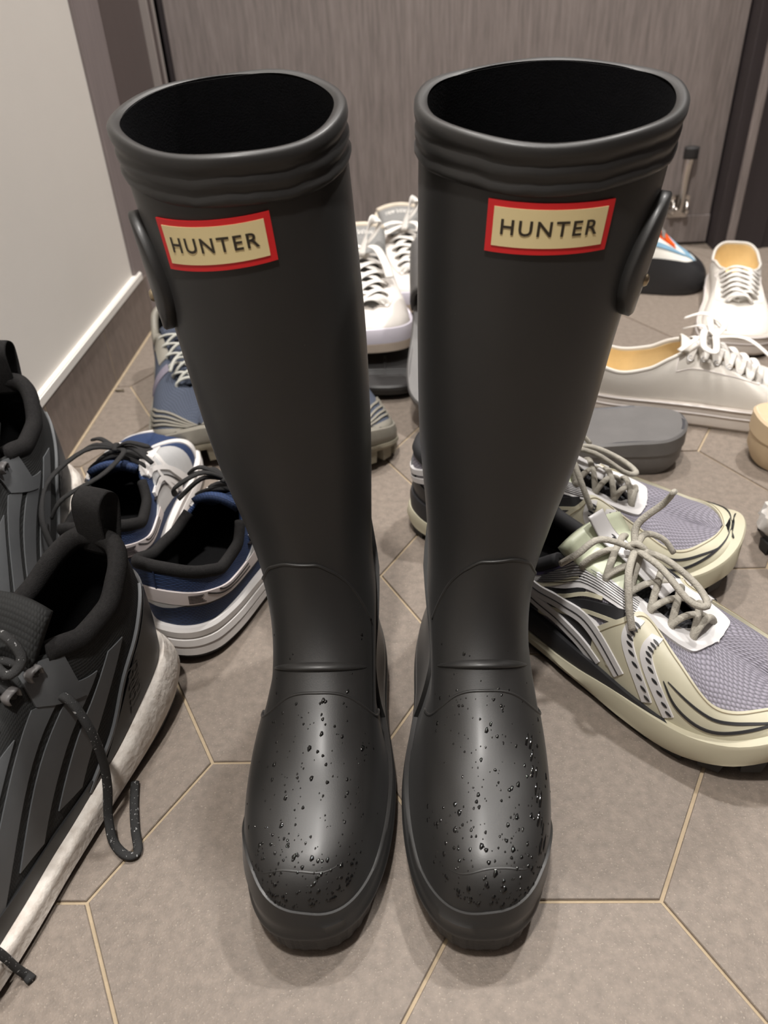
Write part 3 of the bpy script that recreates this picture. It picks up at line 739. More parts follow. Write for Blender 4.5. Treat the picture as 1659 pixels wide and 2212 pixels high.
# ------------------------------------------------------------------ navy and white running shoes
m_navy = mat('navy_mesh', (38, 62, 106), rough=0.75, weave=(360, 430, 0.6, .62))
m_silver = mat('silver_synthetic', (190, 190, 190), rough=0.35, noise=.04, nscale=90)
m_pearl = mat('pearl_synthetic', (226, 216, 214), rough=0.45, bump=.1)
m_blk_lace = mat('black_lace', (34, 33, 33), rough=0.85, noise=.25, nscale=700, bump=.5, bscale=1600)
m_piping = mat('black_piping', (28, 24, 26), rough=.5)
def navy_shoe(label, heel, ang, mir, bowp):
    r = thing('running_shoe', label, 'shoe')
    s = Shoe(L=.264, mir=mir, H=.100, sole_h=[(0, .035), (.3, .032), (.6, .026), (.8, .024), (1, .027)],
             T=[(0, .008, 0, .098), (.05, .014, .013, .097), (.1, .032, .0225, .093), (.18, .085, .0305, .084), (.28, .17, .0335, .074), (.38, .27, .0315, .074), (.45, .335, .0265, .082), (.5, .385, .0205, .091), (.6, .50, .0165, .082), (.7, .60, .0135, .069), (.76, .655, .0115, .061), (.80, .69, 0, .056), (.88, .77, 0, .049), (1, .885, 0, .040)])
    s.upper(r, m_navy, m_blk_lin)
    s.insole(r, m_blk_lin)
    s.collar(r, m_blk_pad, .46, .0044)
    g = lambda f: (lambda t: s.ip(s.sht, t) * f)
    s.loft(r, 'midsole', [(-.006, g(1.04), .8), (.0005, g(1.05), .8), (.0030, g(.97), .8), (.0028, g(.80), .8), (.0004, g(.765), .8), (.0032, g(.73), .8), (.0042, g(.55), .9), (.0020, g(.50), .9), (.0036, g(.455), .9), (.0040, g(.26), 1), (.001, g(.20), 1)], m_white_eva, angle=30)
    s.loft(r, 'outsole', [(.0014, g(.21), 1), (.0008, g(.12), 1), (-.003, 0.0, 1)], m_blk_out, cap_bot=True)
    # heel band with crescent and print lines
    hb = s.patch(r, 'heel_band', [(-.40, .30), (-.28, .36), (-.15, .40), (0, .41), (.15, .40), (.28, .36), (.40, .30)], [(-.40, .52), (-.28, .58), (-.15, .615), (0, .62), (.15, .615), (.28, .58), (.40, .52)], m_pearl, .0016, 50, 6, label='pearl white heel band')
    s.strips(r, 'piping', [[(-.40, .29), (-.2, .375), (0, .395), (.2, .375), (.40, .29)]], .0022, m_piping, .0013, 44)
    for sg in (-1, 1):
        s.strips(hb, 'print_line', [[(sg * .10, y), (sg * x, y + .004)] for y, x in ((.44, .16), (.465, .155), (.49, .15), (.515, .145), (.54, .15), (.565, .155))], .0005, m_piping, .0019, 6, inner=.0012)
        s.strips(hb, 'print_line', [[(sg * .17, .58), (sg * .21, .50), (sg * .245, .455), (sg * .36, .40)], [(sg * .22, .58), (sg * .25, .52), (sg * .36, .48)]], .0013, m_piping, .0019, 12, inner=.0012)
    s.patch(hb, 'crescent', [(-.085, .40), (0, .40), (.085, .40)], [(-.05, .355), (0, .325), (.05, .355)], m_silver, .0014, 16, 5)
    s.strips(r, 'seam', [[(0.0, .62), (0.0, 1)]], .0012, m_navy, .0008, 10)
    for sg in (1, -1):
        U = (lambda t: t) if sg > 0 else (lambda t: 2 - t)
        s.patch(r, 'side_overlay', [(U(.40), .30), (U(.5), .10), (U(.6), .05), (U(.66), .05)], [(U(.36), .55), (U(.46), .70), (U(.56), .98), (U(.72), .98)], m_silver, .0012, 20, 12, label='silver side overlay')
        s.strips(r, 'side_stripe', [[(U(.42), .75), (U(.50), .45), (U(.55), .05)], [(U(.47), .85), (U(.55), .45), (U(.60), .05)], [(U(.52), .10), (U(.50), .55), (U(.58), .92)], [(U(.58), .1), (U(.55), .55), (U(.63), .92)]], .0052, m_white_eva, .0026, label='white crossing side stripes')
        s.strips(r, 'piping', [[(U(.44), .72), (U(.52), .42), (U(.57), .05)], [(U(.40), .74), (U(.48), .44), (U(.53), .05)]], .0014, m_piping, .0022)
        s.patch(r, 'eyestay', [(U(.47), .80), (U(.56), .78), (U(.66), .78), (U(.76), .82)], [(U(.47), 1), (U(.56), 1), (U(.66), 1), (U(.78), 1)], m_white_eva, .0018, 20, 5)
        s.patch(r, 'toe_strap', [(U(.72), 0), (U(.74), .3), (U(.77), .6), (U(.79), .85)], [(U(.78), 0), (U(.80), .3), (U(.82), .6), (U(.83), .85)], m_white_eva, .0012, 18, 5)
    s.patch(r, 'toe_guard', [(.84, 0), (.92, 0), (1, 0), (1.08, 0), (1.16, 0)], [(.86, .12), (.92, .2), (1, .24), (1.08, .2), (1.14, .12)], m_white_eva, .0012, 30, 5)
    s.tongue(r, m_navy, rise=.014, x1=.35)
    paths, E = s.lace_paths([.75, .70, .65, .60, .55, .50])
    k = (E[-1][0] + E[-1][1]) / 2 + np.array([.012, 0, .012])
    paths += bowp(k, s)
    tubes('lace', paths, .0026, .0016, m_blk_lace, r, 8)
    place(r, heel, ang); return r
def bow_a(k, s):
    k = np.asarray(k)
    P = bow_paths(k, [0, 1, 0], [0, 0, 1], .028, .008, ((.03, -.03), (-.035, .02)))
    P.append(cspline([k, k + [-.02, .02, .012], k + [-.055, .045, .004], k + [-.085, .046, -.012], k + [-.098, .040, -.035]], 20))
    P.append(cspline([k, k + [-.018, -.012, .006], k + [-.05, .0, .004], k + [-.07, .03, -.004], k + [-.075, .043, -.02]], 20))
    return P
def bow_b(k, s):
    k = np.asarray(k)
    P = bow_paths(k, [0, 1, 0], [0, 0, 1], .032, .012, ((.03, .03), (-.03, -.03)))
    P.append(cspline([k, k + [-.015, .012, .014], k + [-.03, .03, .006], k + [-.02, .04, -.01]], 14))
    return P
navy_shoe('navy and white running shoe with a long loose black lace, toe toward the tiled skirting', (-.229, .247), 94.5, 1, bow_a)
navy_shoe('navy and white running shoe half hidden behind the rain boot, heel on open floor', (-.163, .197), 72, -1, bow_b)

# ------------------------------------------------------------------ black trail shoes with white foam soles
m_tblk = mat('black_knit', (36, 37, 37), rough=.85, weave=(520, 520, .35, .45))
m_tgrey = mat('grey_film', (88, 90, 92), rough=.5, noise=.08, nscale=40)
m_boost = mat('white_pellet_foam', (228, 222, 214), rough=.6, noise=.05, nscale=120, bump=1.0, bscale=210, rgb2=(196, 186, 176))
m_trub = mat('heel_rubber', (30, 30, 31), rough=.45)
m_trub2 = mat('heel_print', (58, 58, 60), rough=.5)
m_tlace = mat('flecked_black_lace', (40, 40, 40), rough=.85, fleck=((150, 150, 150), 500, .66), bump=.4, bscale=1500)
m_eyeg = mat('grey_eyelet', (110, 108, 108), rough=.4)
def trail_black(label, heel, ang, mir, near=True, lift=0.0, pit=0.0):
    r = thing('trail_shoe', label, 'shoe')
    H = .150
    T = [(0, .030, 0, H), (.05, .036, .012, H - .001), (.1, .055, .021, H - .004), (.18, .105, .0295, H - .012), (.28, .175, .034, H - .022), (.38, .26, .033, H - .024), (.45, .325, .028, H - .018),
         (.5, .37, .022, H - .016), (.6, .49, .018, H - .034), (.7, .60, .0145, H - .052), (.76, .655, .012, H - .062), (.80, .69, 0, H - .068), (.88, .77, 0, H - .076), (1, .885, 0, H - .086)]
    s = Shoe(L=.305, wk=1.04, mir=mir, H=H, T=T, sole_h=[(0, .046), (.15, .048), (.26, .042), (.38, .026), (.5, .019), (.65, .020), (.8, .025), (1, .030)], spring=.016)
    s.upper(r, m_tblk, m_blk_lin, .004); s.insole(r, m_blk_lin)
    s.collar(r, m_blk_pad, .47, .0065)
    g = lambda f: (lambda t: s.ip(s.sht, t) * f)
    s.loft(r, 'midsole', [(-.006, g(1.03), .8), (.0035, g(1.04), .8), (.0065, g(.93), .8), (lambda u: .0060 + .005 * math.exp(-(min(u % 2, 2 - u % 2) / .3) ** 2), g(.72), .85), (lambda u: .0066 + .006 * math.exp(-(min(u % 2, 2 - u % 2) / .3) ** 2), g(.5), .9), (.0075, g(.32), 1), (.003, g(.26), 1)], m_boost, angle=60)
    s.loft(r, 'outsole', [(.0050, g(.30), 1), (.0058, g(.24), 1), (.004, g(.14), 1), (-.004, .005, 1)], m_blk_out, cap_bot=True)
    s.lugs(r, m_blk_out, 0.0, .008, off=-.003, step=.022, size=.013)
    hc = s.patch(r, 'heel_counter', [(-.40, .02), (-.2, .02), (0, .02), (.2, .02), (.40, .02)], [(-.27, .42), (-.14, .56), (0, .60), (.14, .56), (.27, .42)], m_trub, .0022, 44, 12)
    for sg in (1, -1):
        U = (lambda t: t * sg)
        s.strips(r, 'heel_piping', [[(U(.43), .02), (U(.36), .16), (U(.30), .40), (U(.20), .55), (U(.12), .62)]], .0026, m_tgrey, .0022, 26)
        for k in range(5):
            t0 = .34 + k * .085
            s.patch(r, 'side_stripe', [(U(t0 + .10), .10), (U(t0 + .02), .40), (U(t0 - .06), .66)], [(U(t0 + .148), .14), (U(t0 + .068), .44), (U(t0 - .012), .70)], m_tgrey, .0009, 14, 5, label='dark grey film stripe')
        s.patch(r, 'rand', [(U(.42), 0), (U(.6), 0), (U(.8), 0), (U(1.0), 0)], [(U(.42), .06), (U(.6), .10), (U(.8), .22), (U(1.0), .42)], m_trub, .0016, 34, 5)
        s.patch(r, 'lace_loop_panel', [(U(.40), .58), (U(.44), .62), (U(.49), .70)], [(U(.43), .95), (U(.47), .97), (U(.52), .97)], m_tgrey, .0016, 10, 8, label='grey lace panel')
        tv, tf = text_vf('TERREX', 1.0, 1.1); tw = np.ptp(tv[:, 0]); th = np.ptp(tv[:, 1]); tc = (tv.max(0) + tv.min(0)) / 2
        V = []
        for x, y, z in tv:
            a = (x - tc[0]) / tw; b = (y - tc[1]) / th
            rev = sg * s.mir
            V.append(s.P(U(.285 + (-.012 * a if True else 0) + rev * 0 + (b * .040)), .24 + a * .34 * 1.0, .0027))
        mesh('heel_lettering', V, tf, m_trub2, hc, smooth=False)
    # pull loop at the heel
    c = s.S(0, 1.0)
    pth = [c + np.array(q) for q in ((-.0005, 0, -.028), (-.004, 0, -.008), (-.010, 0, .010), (-.012, 0, .024), (-.004, 0, .031), (.006, 0, .026), (.009, 0, .010), (.009, 0, -.012))]
    v, f = tube_vf(cspline(pth, 40), .0115, .0011, 10, up=(1, 0, 0)); mesh('pull_loop', v, f, m_tblk if False else m_blk_pad, r)
    s.tongue(r, m_tblk, rise=.03, x1=.33, wid=.026, drop=.004, back=.012, thick=.008)
    paths, E = s.lace_paths([.75, .695, .64, .585, .535, .49], arch=.007)
    k = (E[-1][0] + E[-1][1]) / 2 + np.array([.010, 0, .014])
    paths += bow_paths(k, [0, 1, 0], [0, 0, 1], .03, .012, ((-.02, .03),))
    if near:
        ca, sa = math.cos(math.radians(ang)), math.sin(math.radians(ang))
        loc = lambda P: [np.array([(x - heel[0]) * ca + (y - heel[1]) * sa, -(x - heel[0]) * sa + (y - heel[1]) * ca, z]) for x, y, z in P]
        paths.append(cspline(loc([(-.188, .071, .108), (-.177, .068, .104), (-.168, .062, .085), (-.1665, .060, .058), (-.1686, .057, .034), (-.1715, .050, .012), (-.166, .037, .0035), (-.155, .0284, .0028), (-.149, .0315, .0028), (-.155, .047, .003), (-.1605, .064, .003), (-.165, .082, .003)]), 70))
        tubes('lace_end', [cspline(loc([(-.206, -.044, .050), (-.1975, -.0433, .03), (-.195, -.0425, .012), (-.1925, -.0421, .0025), (-.188, -.045, .0025)]), 24)], .0030, .0016, m_tlace, r, 8)
    tubes('lace', paths, .0030, .0016, m_tlace, r, 8)
    eb = []
    for t in (.49, .535, .585, .64, .695, .75):
        for sd in (1, -1):
            p = s.eyelet(t, sd, .90, .003); eb.append(cspline([p + [.004, 0, -.002], p + [.004, 0, .003], p + [-.004, 0, .003], p + [-.004, 0, -.002]], 10))
    [tubes('lace_loop', [e_], .0035, .0010, m_eyeg, r, 6) for e_ in eb]
    place(r, heel, ang, lift, pit); return r
trail_black('black trail shoe with grey side stripes and a lace loop hanging to the floor', (-.177, .184), 250, 1)
trail_black('black trail shoe against the white wall, mostly behind the other black trail shoe', (-.3205, .392), 272, -1, False, .026, .09)

# ------------------------------------------------------------------ cream and grey running shoes (technical runner)
m_lav = mat('lavender_grey_mesh', (150, 146, 158), rough=.7, weave=(330, 300, .7, .55))
m_crm = mat('cream_synthetic', (200, 195, 172), rough=.42, noise=.04, nscale=50)
m_crm2 = mat('cream_midsole', (204, 198, 174), rough=.55, noise=.04, nscale=80, weave=(420, 420, .25, .12))
m_silv = mat('silver_white_synthetic', (214, 212, 212), rough=.35)
m_chr = mat('charcoal_synthetic', (44, 44, 46), rough=.45)
m_dkmesh = mat('dark_mesh', (58, 58, 62), rough=.8, weave=(260, 260, .8, .6))
m_klace = mat('grey_cream_lace', (168, 163, 152), rough=.8, noise=.18, nscale=260, bump=.6, bscale=900)
m_stitch = mat('brown_stitch', (138, 126, 100), rough=.7)
m_purple = mat('purple_piping', (44, 36, 62), rough=.7)
m_tng = mat('pale_green_satin', (206, 212, 186), rough=.4, noise=.05, nscale=90)
def kayano(label, heel, ang, mir, near):
    r = thing('running_shoe', label, 'shoe')
    H = .094
    s = Shoe(L=.278 if near else .288, wk=1.05, mir=mir, H=H, toe_in=.032 if near else .016, sole_h=[(0, .040), (.25, .037), (.5, .030), (.75, .025), (1, .030)], spring=.026, nu=150,
             q=[(0, .30), (.3, .34), (.5, .6), (.7, .85), (1, .92)])
    s.upper(r, m_lav, m_blk_lin); s.insole(r, m_blk_lin); s.collar(r, m_dkmesh, .46, .0058)
    g = lambda f: (lambda t: s.ip(s.sht, t) * f)
    s.loft(r, 'upper_midsole', [(-.006, g(1.05), .8), (.0020, g(1.06), .8), (.0036, g(.9), .8), (.0030, lambda t: s.ip(s.sht, t) * interp(t, [(0, .55), (.3, .50), (.5, .55), (.62, .84), (1, .86)]), .8)], m_chr)
    wav = lambda t: s.ip(s.sht, t) * (interp(t, [(0, .60), (.12, .66), (.25, .56), (.36, .48), (.44, .50), (.50, .62), (.57, .92), (.66, 1.06), (.9, 1.08), (1, 1.09)]))
    s.loft(r, 'midsole', [(-.004, wav, .8), (.0042, wav, .8), (.0056, lambda t: wav(t) - .003, .85), (lambda u: .0058 + .0012 * math.sin(u * 30), g(.38), .9), (.0052, g(.24), 1), (.002, g(.18), 1)], m_crm2, angle=35)
    s.loft(r, 'outsole', [(.0030, g(.22), 1), (.0030, g(.14), 1), (.001, .004, 1), (-.005, .0035, 1)], m_blk_out, cap_bot=True)
    s.lugs(r, m_blk_out, 0.0, .006, off=-.002, step=.024, size=.017)
    for sg in (1, -1):
        U = (lambda t: t) if sg > 0 else (lambda t: 2 - t)
        # silver eyestay with thin dark lines
        ey = s.patch(r, 'eyestay', [(U(.36), .70), (U(.44), .64), (U(.54), .68), (U(.62), .72)], [(U(.40), .97), (U(.48), 1), (U(.58), 1), (U(.66), 1)], m_silv, .0018, 26, 8)
        s.strips(ey, 'print_line', [[(U(.39 + .004 * k), .74 + .030 * k), (U(.50), .715 + .030 * k), (U(.615 + .004 * k), .755 + .028 * k)] for k in range(7)], .0006, m_chr, .0022, 16, inner=.0012)
        s.patch(r, 'eyestay', [(U(.61), .84), (U(.67), .79), (U(.72), .775), (U(.765), .80), (U(.80), .87), (U(.828), .955)], [(U(.63), 1), (U(.675), 1), (U(.72), 1), (U(.765), 1), (U(.805), 1), (U(.845), 1)], m_silv, .0020, 30, 7, label='white throat surround')
        # cream mudguard
        mg = s.patch(r, 'mudguard', [(U(.50), 0), (U(.57), 0), (U(.64), 0), (U(.71), 0), (U(.80), 0), (U(.90), 0), (U(1.0), 0)],
                     [(U(.515), .34), (U(.57), .58), (U(.645), .84), (U(.705), .64), (U(.775), .36), (U(.88), .42), (U(1.0), .50)], m_crm, .0022, 60, 12, label='cream moulded mudguard')
        s.strips(mg, 'stitching', [[(U(.52), .31), (U(.574), .55), (U(.645), .80), (U(.702), .60), (U(.775), .33), (U(.88), .39), (U(.995), .47)]], .0007, m_stitch, .0026, 60, inner=.0016)
        s.strips(mg, 'chevron', [[(U(.625), .74), (U(.590), .46), (U(.630), .06)], [(U(.665), .70), (U(.630), .44), (U(.675), .06)]], .0095, m_silv, .0030, 26, label='white chevron insert')
        tk = []
        for (a, b, c) in (((.625, .74), (.590, .46), (.630, .06)), ((.665, .70), (.630, .44), (.675, .06))):
            cc = cspline([a, b, c], 13)
            for q in cc[2:12]: tk.append([(U(q[0] + .000), q[1] + .010), (U(q[0] + .012), q[1] - .012)])
        s.strips(mg, 'chevron_tick', tk, .0020, m_chr, .0036, 5, taper=True, inner=.0026)
        s.strips(mg, 'guard_line', [[(U(.665), .36), (U(.69), .20), (U(.75), .10), (U(.83), .16), (U(.90), .22), (U(.98), .25)], [(U(.675), .38), (U(.76), .24), (U(.84), .24), (U(.90), .22)]], .0022, m_chr, .0032, 34, taper=True, inner=.0016)
        # black straps with cream frames, twin white stripes
        s.strips(r, 'side_strap', [[(U(.33), .56), (U(.41), .60), (U(.50), .70)], [(U(.41), .40), (U(.50), .48), (U(.585), .64)], [(U(.34), .22), (U(.43), .28), (U(.52), .14)]], .013, m_chr, .0016, 14, label='black ribbed side strap')
        s.strips(r, 'strap_frame', [[(U(.33), .63), (U(.41), .68), (U(.49), .76)], [(U(.43), .53), (U(.49), .59), (U(.54), .67)], [(U(.46), .40), (U(.52), .47), (U(.58), .57)], [(U(.40), .32), (U(.46), .36), (U(.50), .40)], [(U(.38), .14), (U(.43), .20), (U(.49), .11)]], .0034, m_crm, .0020, 14, label='cream strap edging')
        s.strips(r, 'side_stripe', [[(U(.26), .78), (U(.35), .62), (U(.44), .46), (U(.51), .32), (U(.57), .10)], [(U(.25), .56), (U(.34), .40), (U(.41), .27), (U(.47), .14), (U(.52), .02)]], .0118, m_silv, .0030, 34, label='silver white curved stripe')
        s.strips(r, 'stripe_line', [[(U(.26), .78), (U(.35), .62), (U(.44), .46), (U(.51), .32), (U(.57), .10)], [(U(.25), .56), (U(.34), .40), (U(.41), .27), (U(.47), .14), (U(.52), .02)]], .0009, m_chr, .0034, 34, inner=.0024)
        s.strips(r, 'collar_piping', [[(U(.32), .90), (U(.38), .88), (U(.44), .93), (U(.50), .985)]], .0042, m_purple, .0020, 16)
        s.patch(r, 'heel_overlay', [(U(.0), .05), (U(.10), .05), (U(.20), .05), (U(.26), .05)], [(U(.0), .62), (U(.10), .50), (U(.20), .30), (U(.28), .14)], m_chr, .0018, 20, 6)
        s.strips(r, 'heel_stripe', [[(U(.02), .30), (U(.10), .36), (U(.18), .56), (U(.24), .82)], [(U(.02), .45), (U(.10), .52), (U(.16), .68), (U(.20), .86)]], .006, m_silv, .0026, 18)
        s.patch(r, 'foot_badge', [(U(.540), .10), (U(.545), .20)], [(U(.560), .10), (U(.565), .20)], m_crm, .0030, 8, 5)
    s.patch(r, 'toe_bumper', [(.95, 0), (1, 0), (1.05, 0)], [(.955, .10), (1, .16), (1.045, .10)], m_chr, .0045, 14, 5)
    for k in range(3):
        pass
    s.tongue(r, m_dkmesh, x0=.69, x1=.50, wid=.020, rise=0, drop=.005)
    s.tongue(r, m_tng, x0=.52, x1=.335, wid=.030, rise=.022, drop=.000, thick=.013, name='tongue_pad')
    # tongue strap with swirl mark
    zt = s.Tt[int(.5 * 400), 2]
    ctr = [np.array([x * s.L, s.ip(s.cyt, .6) * s.mir, z]) for x, z in ((.35, zt + .0235), (.40, zt + .010), (.46, zt + .006), (.53, zt - .001), (.60, zt - .010))]
    c = cspline(ctr, 20); v, f = tube_vf(c, .0085, .0012, 10); st = mesh('tongue_strap', v, f, m_silv, r)
    p0 = c[6] + np.array([-.002, 0, .0016]); d1 = c[8] - c[6]; d1 /= np.linalg.norm(d1)
    sw = [p0 + d1 * (.004 * math.cos(a) * (1 - .07 * a)) + np.array([0, .0034 * math.sin(a) * (1 - .07 * a), .0004]) for a in np.linspace(0, 7.2, 30)]
    tubes('swirl_mark', [sw], .0007, .0004, m_chr, st, 6)
    paths, E = s.lace_paths([.775, .72, .665, .61, .555, .505], v=.92, arch=.008, off=.003)
    k = (E[-2][0] + E[-2][1]) / 2 + np.array([.006, 0, .017])
    m_ = s.mir
    paths += [cspline([k, k + [-.008, .010, .012], k + [.002, .022, .030], k + [.010, .018, .046]], 16),
              cspline([k, k + [.020, .006, .000], k + [.044, .010, -.010], k + [.058, .004, -.016], k + [.050, -.006, -.012], k + [.024, -.004, .000], k], 26),
              cspline([k, k + [-.016, -.020, .010], k + [-.022, -.036, .002], k + [-.030, -.044, -.008]], 16),
              cspline([k, k + [.010, -.020, -.004], k + [.022, -.032, -.020], k + [.030, -.036, -.034]], 16),
              cspline([k, k + [-.002, .012, .006], k + [.006, .024, .000], k + [.014, .028, -.010]], 12),
              cspline([k + [-.006, -.003, 0], k + [0, 0, .005], k + [.006, .004, 0], k + [0, .005, -.004]], 10)]
    tubes('lace', paths, .0027, .0021, m_klace, r, 10)
    place(r, heel, ang); return r
kayano('cream and grey running shoe with a knotted lace, its heel beside the rain boot', (.099, .297), -50, 1, True)
kayano('cream and grey running shoe behind its twin, toe reaching onto open tiles', (.034, .386), -21.8, 1, False)

# ------------------------------------------------------------------ slate trail shoes with grey rubber rands
m_slate = mat('slate_knit', (72, 80, 97), rough=.8, weave=(380, 300, .6, .5), noise=.1, nscale=30)
m_rand = mat('grey_rand_rubber', (126, 122, 112), rough=.5, noise=.08, nscale=40)
m_rout = mat('dirty_grey_outsole', (128, 122, 106), rough=.75, noise=.25, nscale=70)
m_slace = mat('light_grey_lace', (176, 176, 168), rough=.8)
m_mauve = mat('mauve_band', (104, 98, 110), rough=.6)
def slate(label, heel, ang, mir):
    r = thing('trail_shoe', label, 'shoe')
    s = Shoe(L=.29, wk=1.06, mir=mir, H=.088, sole_h=[(0, .036), (.4, .030), (.7, .026), (1, .034)], spring=.020)
    s.upper(r, m_slate, m_blk_lin); s.insole(r, m_blk_lin); s.collar(r, m_rand, .46, .005)
    g = lambda f: (lambda t: s.ip(s.sht, t) * f)
    s.loft(r, 'midsole', [(-.006, g(1.05), .8), (.002, g(1.05), .8), (.0045, g(.8), .8), (.004, g(.5), .9), (.002, g(.36), 1)], m_rand)
    s.loft(r, 'outsole', [(.0055, g(.42), 1), (.0062, g(.30), 1), (.004, g(.18), 1), (-.004, .0045, 1)], m_rout, cap_bot=True)
    s.lugs(r, m_rout, 0, .008, off=.000, step=.020, size=.014)
    s.patch(r, 'toe_cap', [(.70, 0), (.8, 0), (.9, 0), (1, 0), (1.1, 0), (1.2, 0), (1.30, 0)], [(.70, .05), (.8, .16), (.9, .28), (1, .34), (1.1, .28), (1.2, .16), (1.30, .05)], m_rand, .0024, 44, 7)
    for k in range(4):
        d = k * .085
        s.strips(r, 'rand_line', [[(.62 + d * .3, .10 + d * .9), (.74, .16 + d), (.86, .36 + d * .9), (1, .44 + d * .85), (1.14, .36 + d * .9), (1.26, .16 + d), (1.38 - d * .3, .10 + d * .9)]], .0030, m_rand, .0022, 50)
    for sg in (1, -1):
        U = (lambda t: t) if sg > 0 else (lambda t: 2 - t)
        s.patch(r, 'eyestay', [(U(.46), .66), (U(.53), .68), (U(.60), .72)], [(U(.46), 1), (U(.53), 1), (U(.62), 1)], m_rand, .0016, 14, 6)
        s.patch(r, 'side_band', [(U(.60), .35), (U(.62), .6), (U(.64), .9)], [(U(.635), .35), (U(.655), .6), (U(.675), .9)], m_mauve, .0014, 12, 5)
    s.tongue(r, m_slate, rise=.014)
    paths, E = s.lace_paths([.76, .71, .66, .61, .56, .51])
    k = (E[2][0] + E[2][1]) / 2 + np.array([0, 0, .008])
    paths += [cspline([k, k + [.012, .008, .003], k + [.026, .014, -.006]], 10), cspline([k, k + [.010, -.010, .003], k + [.022, -.018, -.006]], 10)]
    tubes('lace', paths, .0022, .0015, m_slace, r, 8)
    for i in range(3):
        pass
    place(r, heel, ang); return r
slate('slate knit trail shoe between the rain boot and the tiled skirting', (-.284, .764), -73.5, 1)
slate('slate knit trail shoe with toe showing between the two rain boots', (-.135, .736), -66.5, -1)

# ------------------------------------------------------------------ white canvas sneakers
m_canvas = mat('white_canvas', (224, 219, 211), rough=.8, noise=.03, nscale=40, weave=(900, 900, .15, .10))
m_crlin = mat('cream_cotton_lining', (232, 205, 152), rough=.8, noise=.06, nscale=60)
m_vulc = mat('off_white_rubber', (206, 198, 190), rough=.55, noise=.06, nscale=40)
m_vline = mat('white_rubber_line', (228, 222, 220), rough=.5)
m_wlace = mat('white_cotton_lace', (236, 232, 226), rough=.8, bump=.4, bscale=1400)
m_eyel = mat('nickel_eyelet', (190, 190, 190), rough=.3, metal=.8)
def canvas(label, heel, ang, mir, bow, extra=None, low=0.0):
    r = thing('canvas_sneaker', label, 'shoe')
    H = .070
    T = [(0, .010, 0, H), (.05, .016, .013, H), (.1, .033, .0225, H - .002), (.18, .085, .031, H - .008), (.28, .18, .034, H - .014), (.38, .29, .031, H - .008), (.45, .37, .026, H + .004 - low),
         (.5, .43, .019, H + .010 - low * 1.3), (.6, .53, .0165, H + .002 - low), (.7, .62, .0145, H - .012 - low * .4), (.75, .665, .012, H - .019), (.79, .70, 0, H - .023), (.88, .78, 0, H - .027), (1, .90, 0, H - .034)]
    s = Shoe(L=.275, wk=.98, mir=mir, H=H, T=T, sole_h=[(0, .026), (.5, .024), (1, .026)], spring=.006, heel_lift=.002)
    s.upper(r, m_canvas, m_crlin, .0028); s.insole(r, m_crlin)
    s.collar(r, m_canvas, .485, .0020, sink=-.3)
    s.loft(r, 'sole', [(-.005, .027, .8), (.0008, .0275, .8), (.0022, .0255, .8), (.0026, .0190, .9), (.0022, .0185, .9), (.0026, .0178, .9), (.0028, .004, 1), (.0, .0, 1)], m_vulc, cap_bot=True, angle=30)
    for z in (.0262, .0172):
        ln = [s.out(2 * i / 100, .0030, z + s.base(s.ts(2 * i / 100)[0]) * .85) for i in range(100)]
        tubes('sole_line', [ln], .0010, .0010, m_vline, r, 6, closed=True)
    s.patch(r, 'toe_bumper', [(.88, 0), (1, 0), (1.12, 0)], [(.89, .05), (1, .10), (1.11, .05)], m_vulc, .0030, 20, 4)
    for sg in (1, -1):
        U = (lambda t: t) if sg > 0 else (lambda t: 2 - t)
        s.strips(r, 'stitching', [[(U(.45), .66), (U(.52), .62), (U(.62), .62), (U(.72), .70), (U(.78), .92)], [(U(.45), .66), (U(.46), .84), (U(.47), .98)]], .0008, m_vline, .0008, 24)
    s.tongue(r, m_canvas, rise=.012 if not low else 0, x0=.70, x1=.40 if not low else .45, wid=.022, drop=.003, thick=.003)
    tsx = [.765, .72, .675, .63, .585, .54, .495]
    paths, E = s.lace_paths(tsx, v=.84, arch=.010)
    for e in E:
        for p in e:
            n = s.N(0.6, .84)
            ring = [p + np.array([.0028 * math.cos(a), 0, 0]) + np.array([0, -.0018 * math.sin(a) * np.sign(p[1]), .0022 * math.sin(a)]) for a in np.linspace(0, 2 * PI, 14, endpoint=False)]
            tubes('eyelet', [ring], .0008, .0008, m_eyel, r, 6, closed=True)
    k = (E[-2][0] + E[-2][1]) / 2 + np.array([.008, 0, .016])
    if bow: paths += bow_paths(k, [.2, .98, 0], [0, 0, 1], .036, .012, ((.03, .035), (-.035, .03)))
    if extra: paths += extra(k, s)
    tubes('lace', paths, .0040, .0010, m_wlace, r, 8)
    place(r, heel, ang); return r
def cv_extra(k, s):
    k = np.asarray(k)
    return [cspline([k, k + [.01, .01, .012], k + [-.01, .03, .016], k + [-.03, .038, .006]], 14), cspline([k, k + [.03, -.02, .01], k + [.06, -.034, -.006], k + [.085, -.044, -.022]], 16)]
canvas('white canvas sneaker lying side on behind the dark grey slide sandal', (.232, .623), -14.0, 1, True, cv_extra)
canvas('white canvas sneaker with open cream lining, next to the black climbing shoe', (.538, .988), -106, -1, False, None, .012)

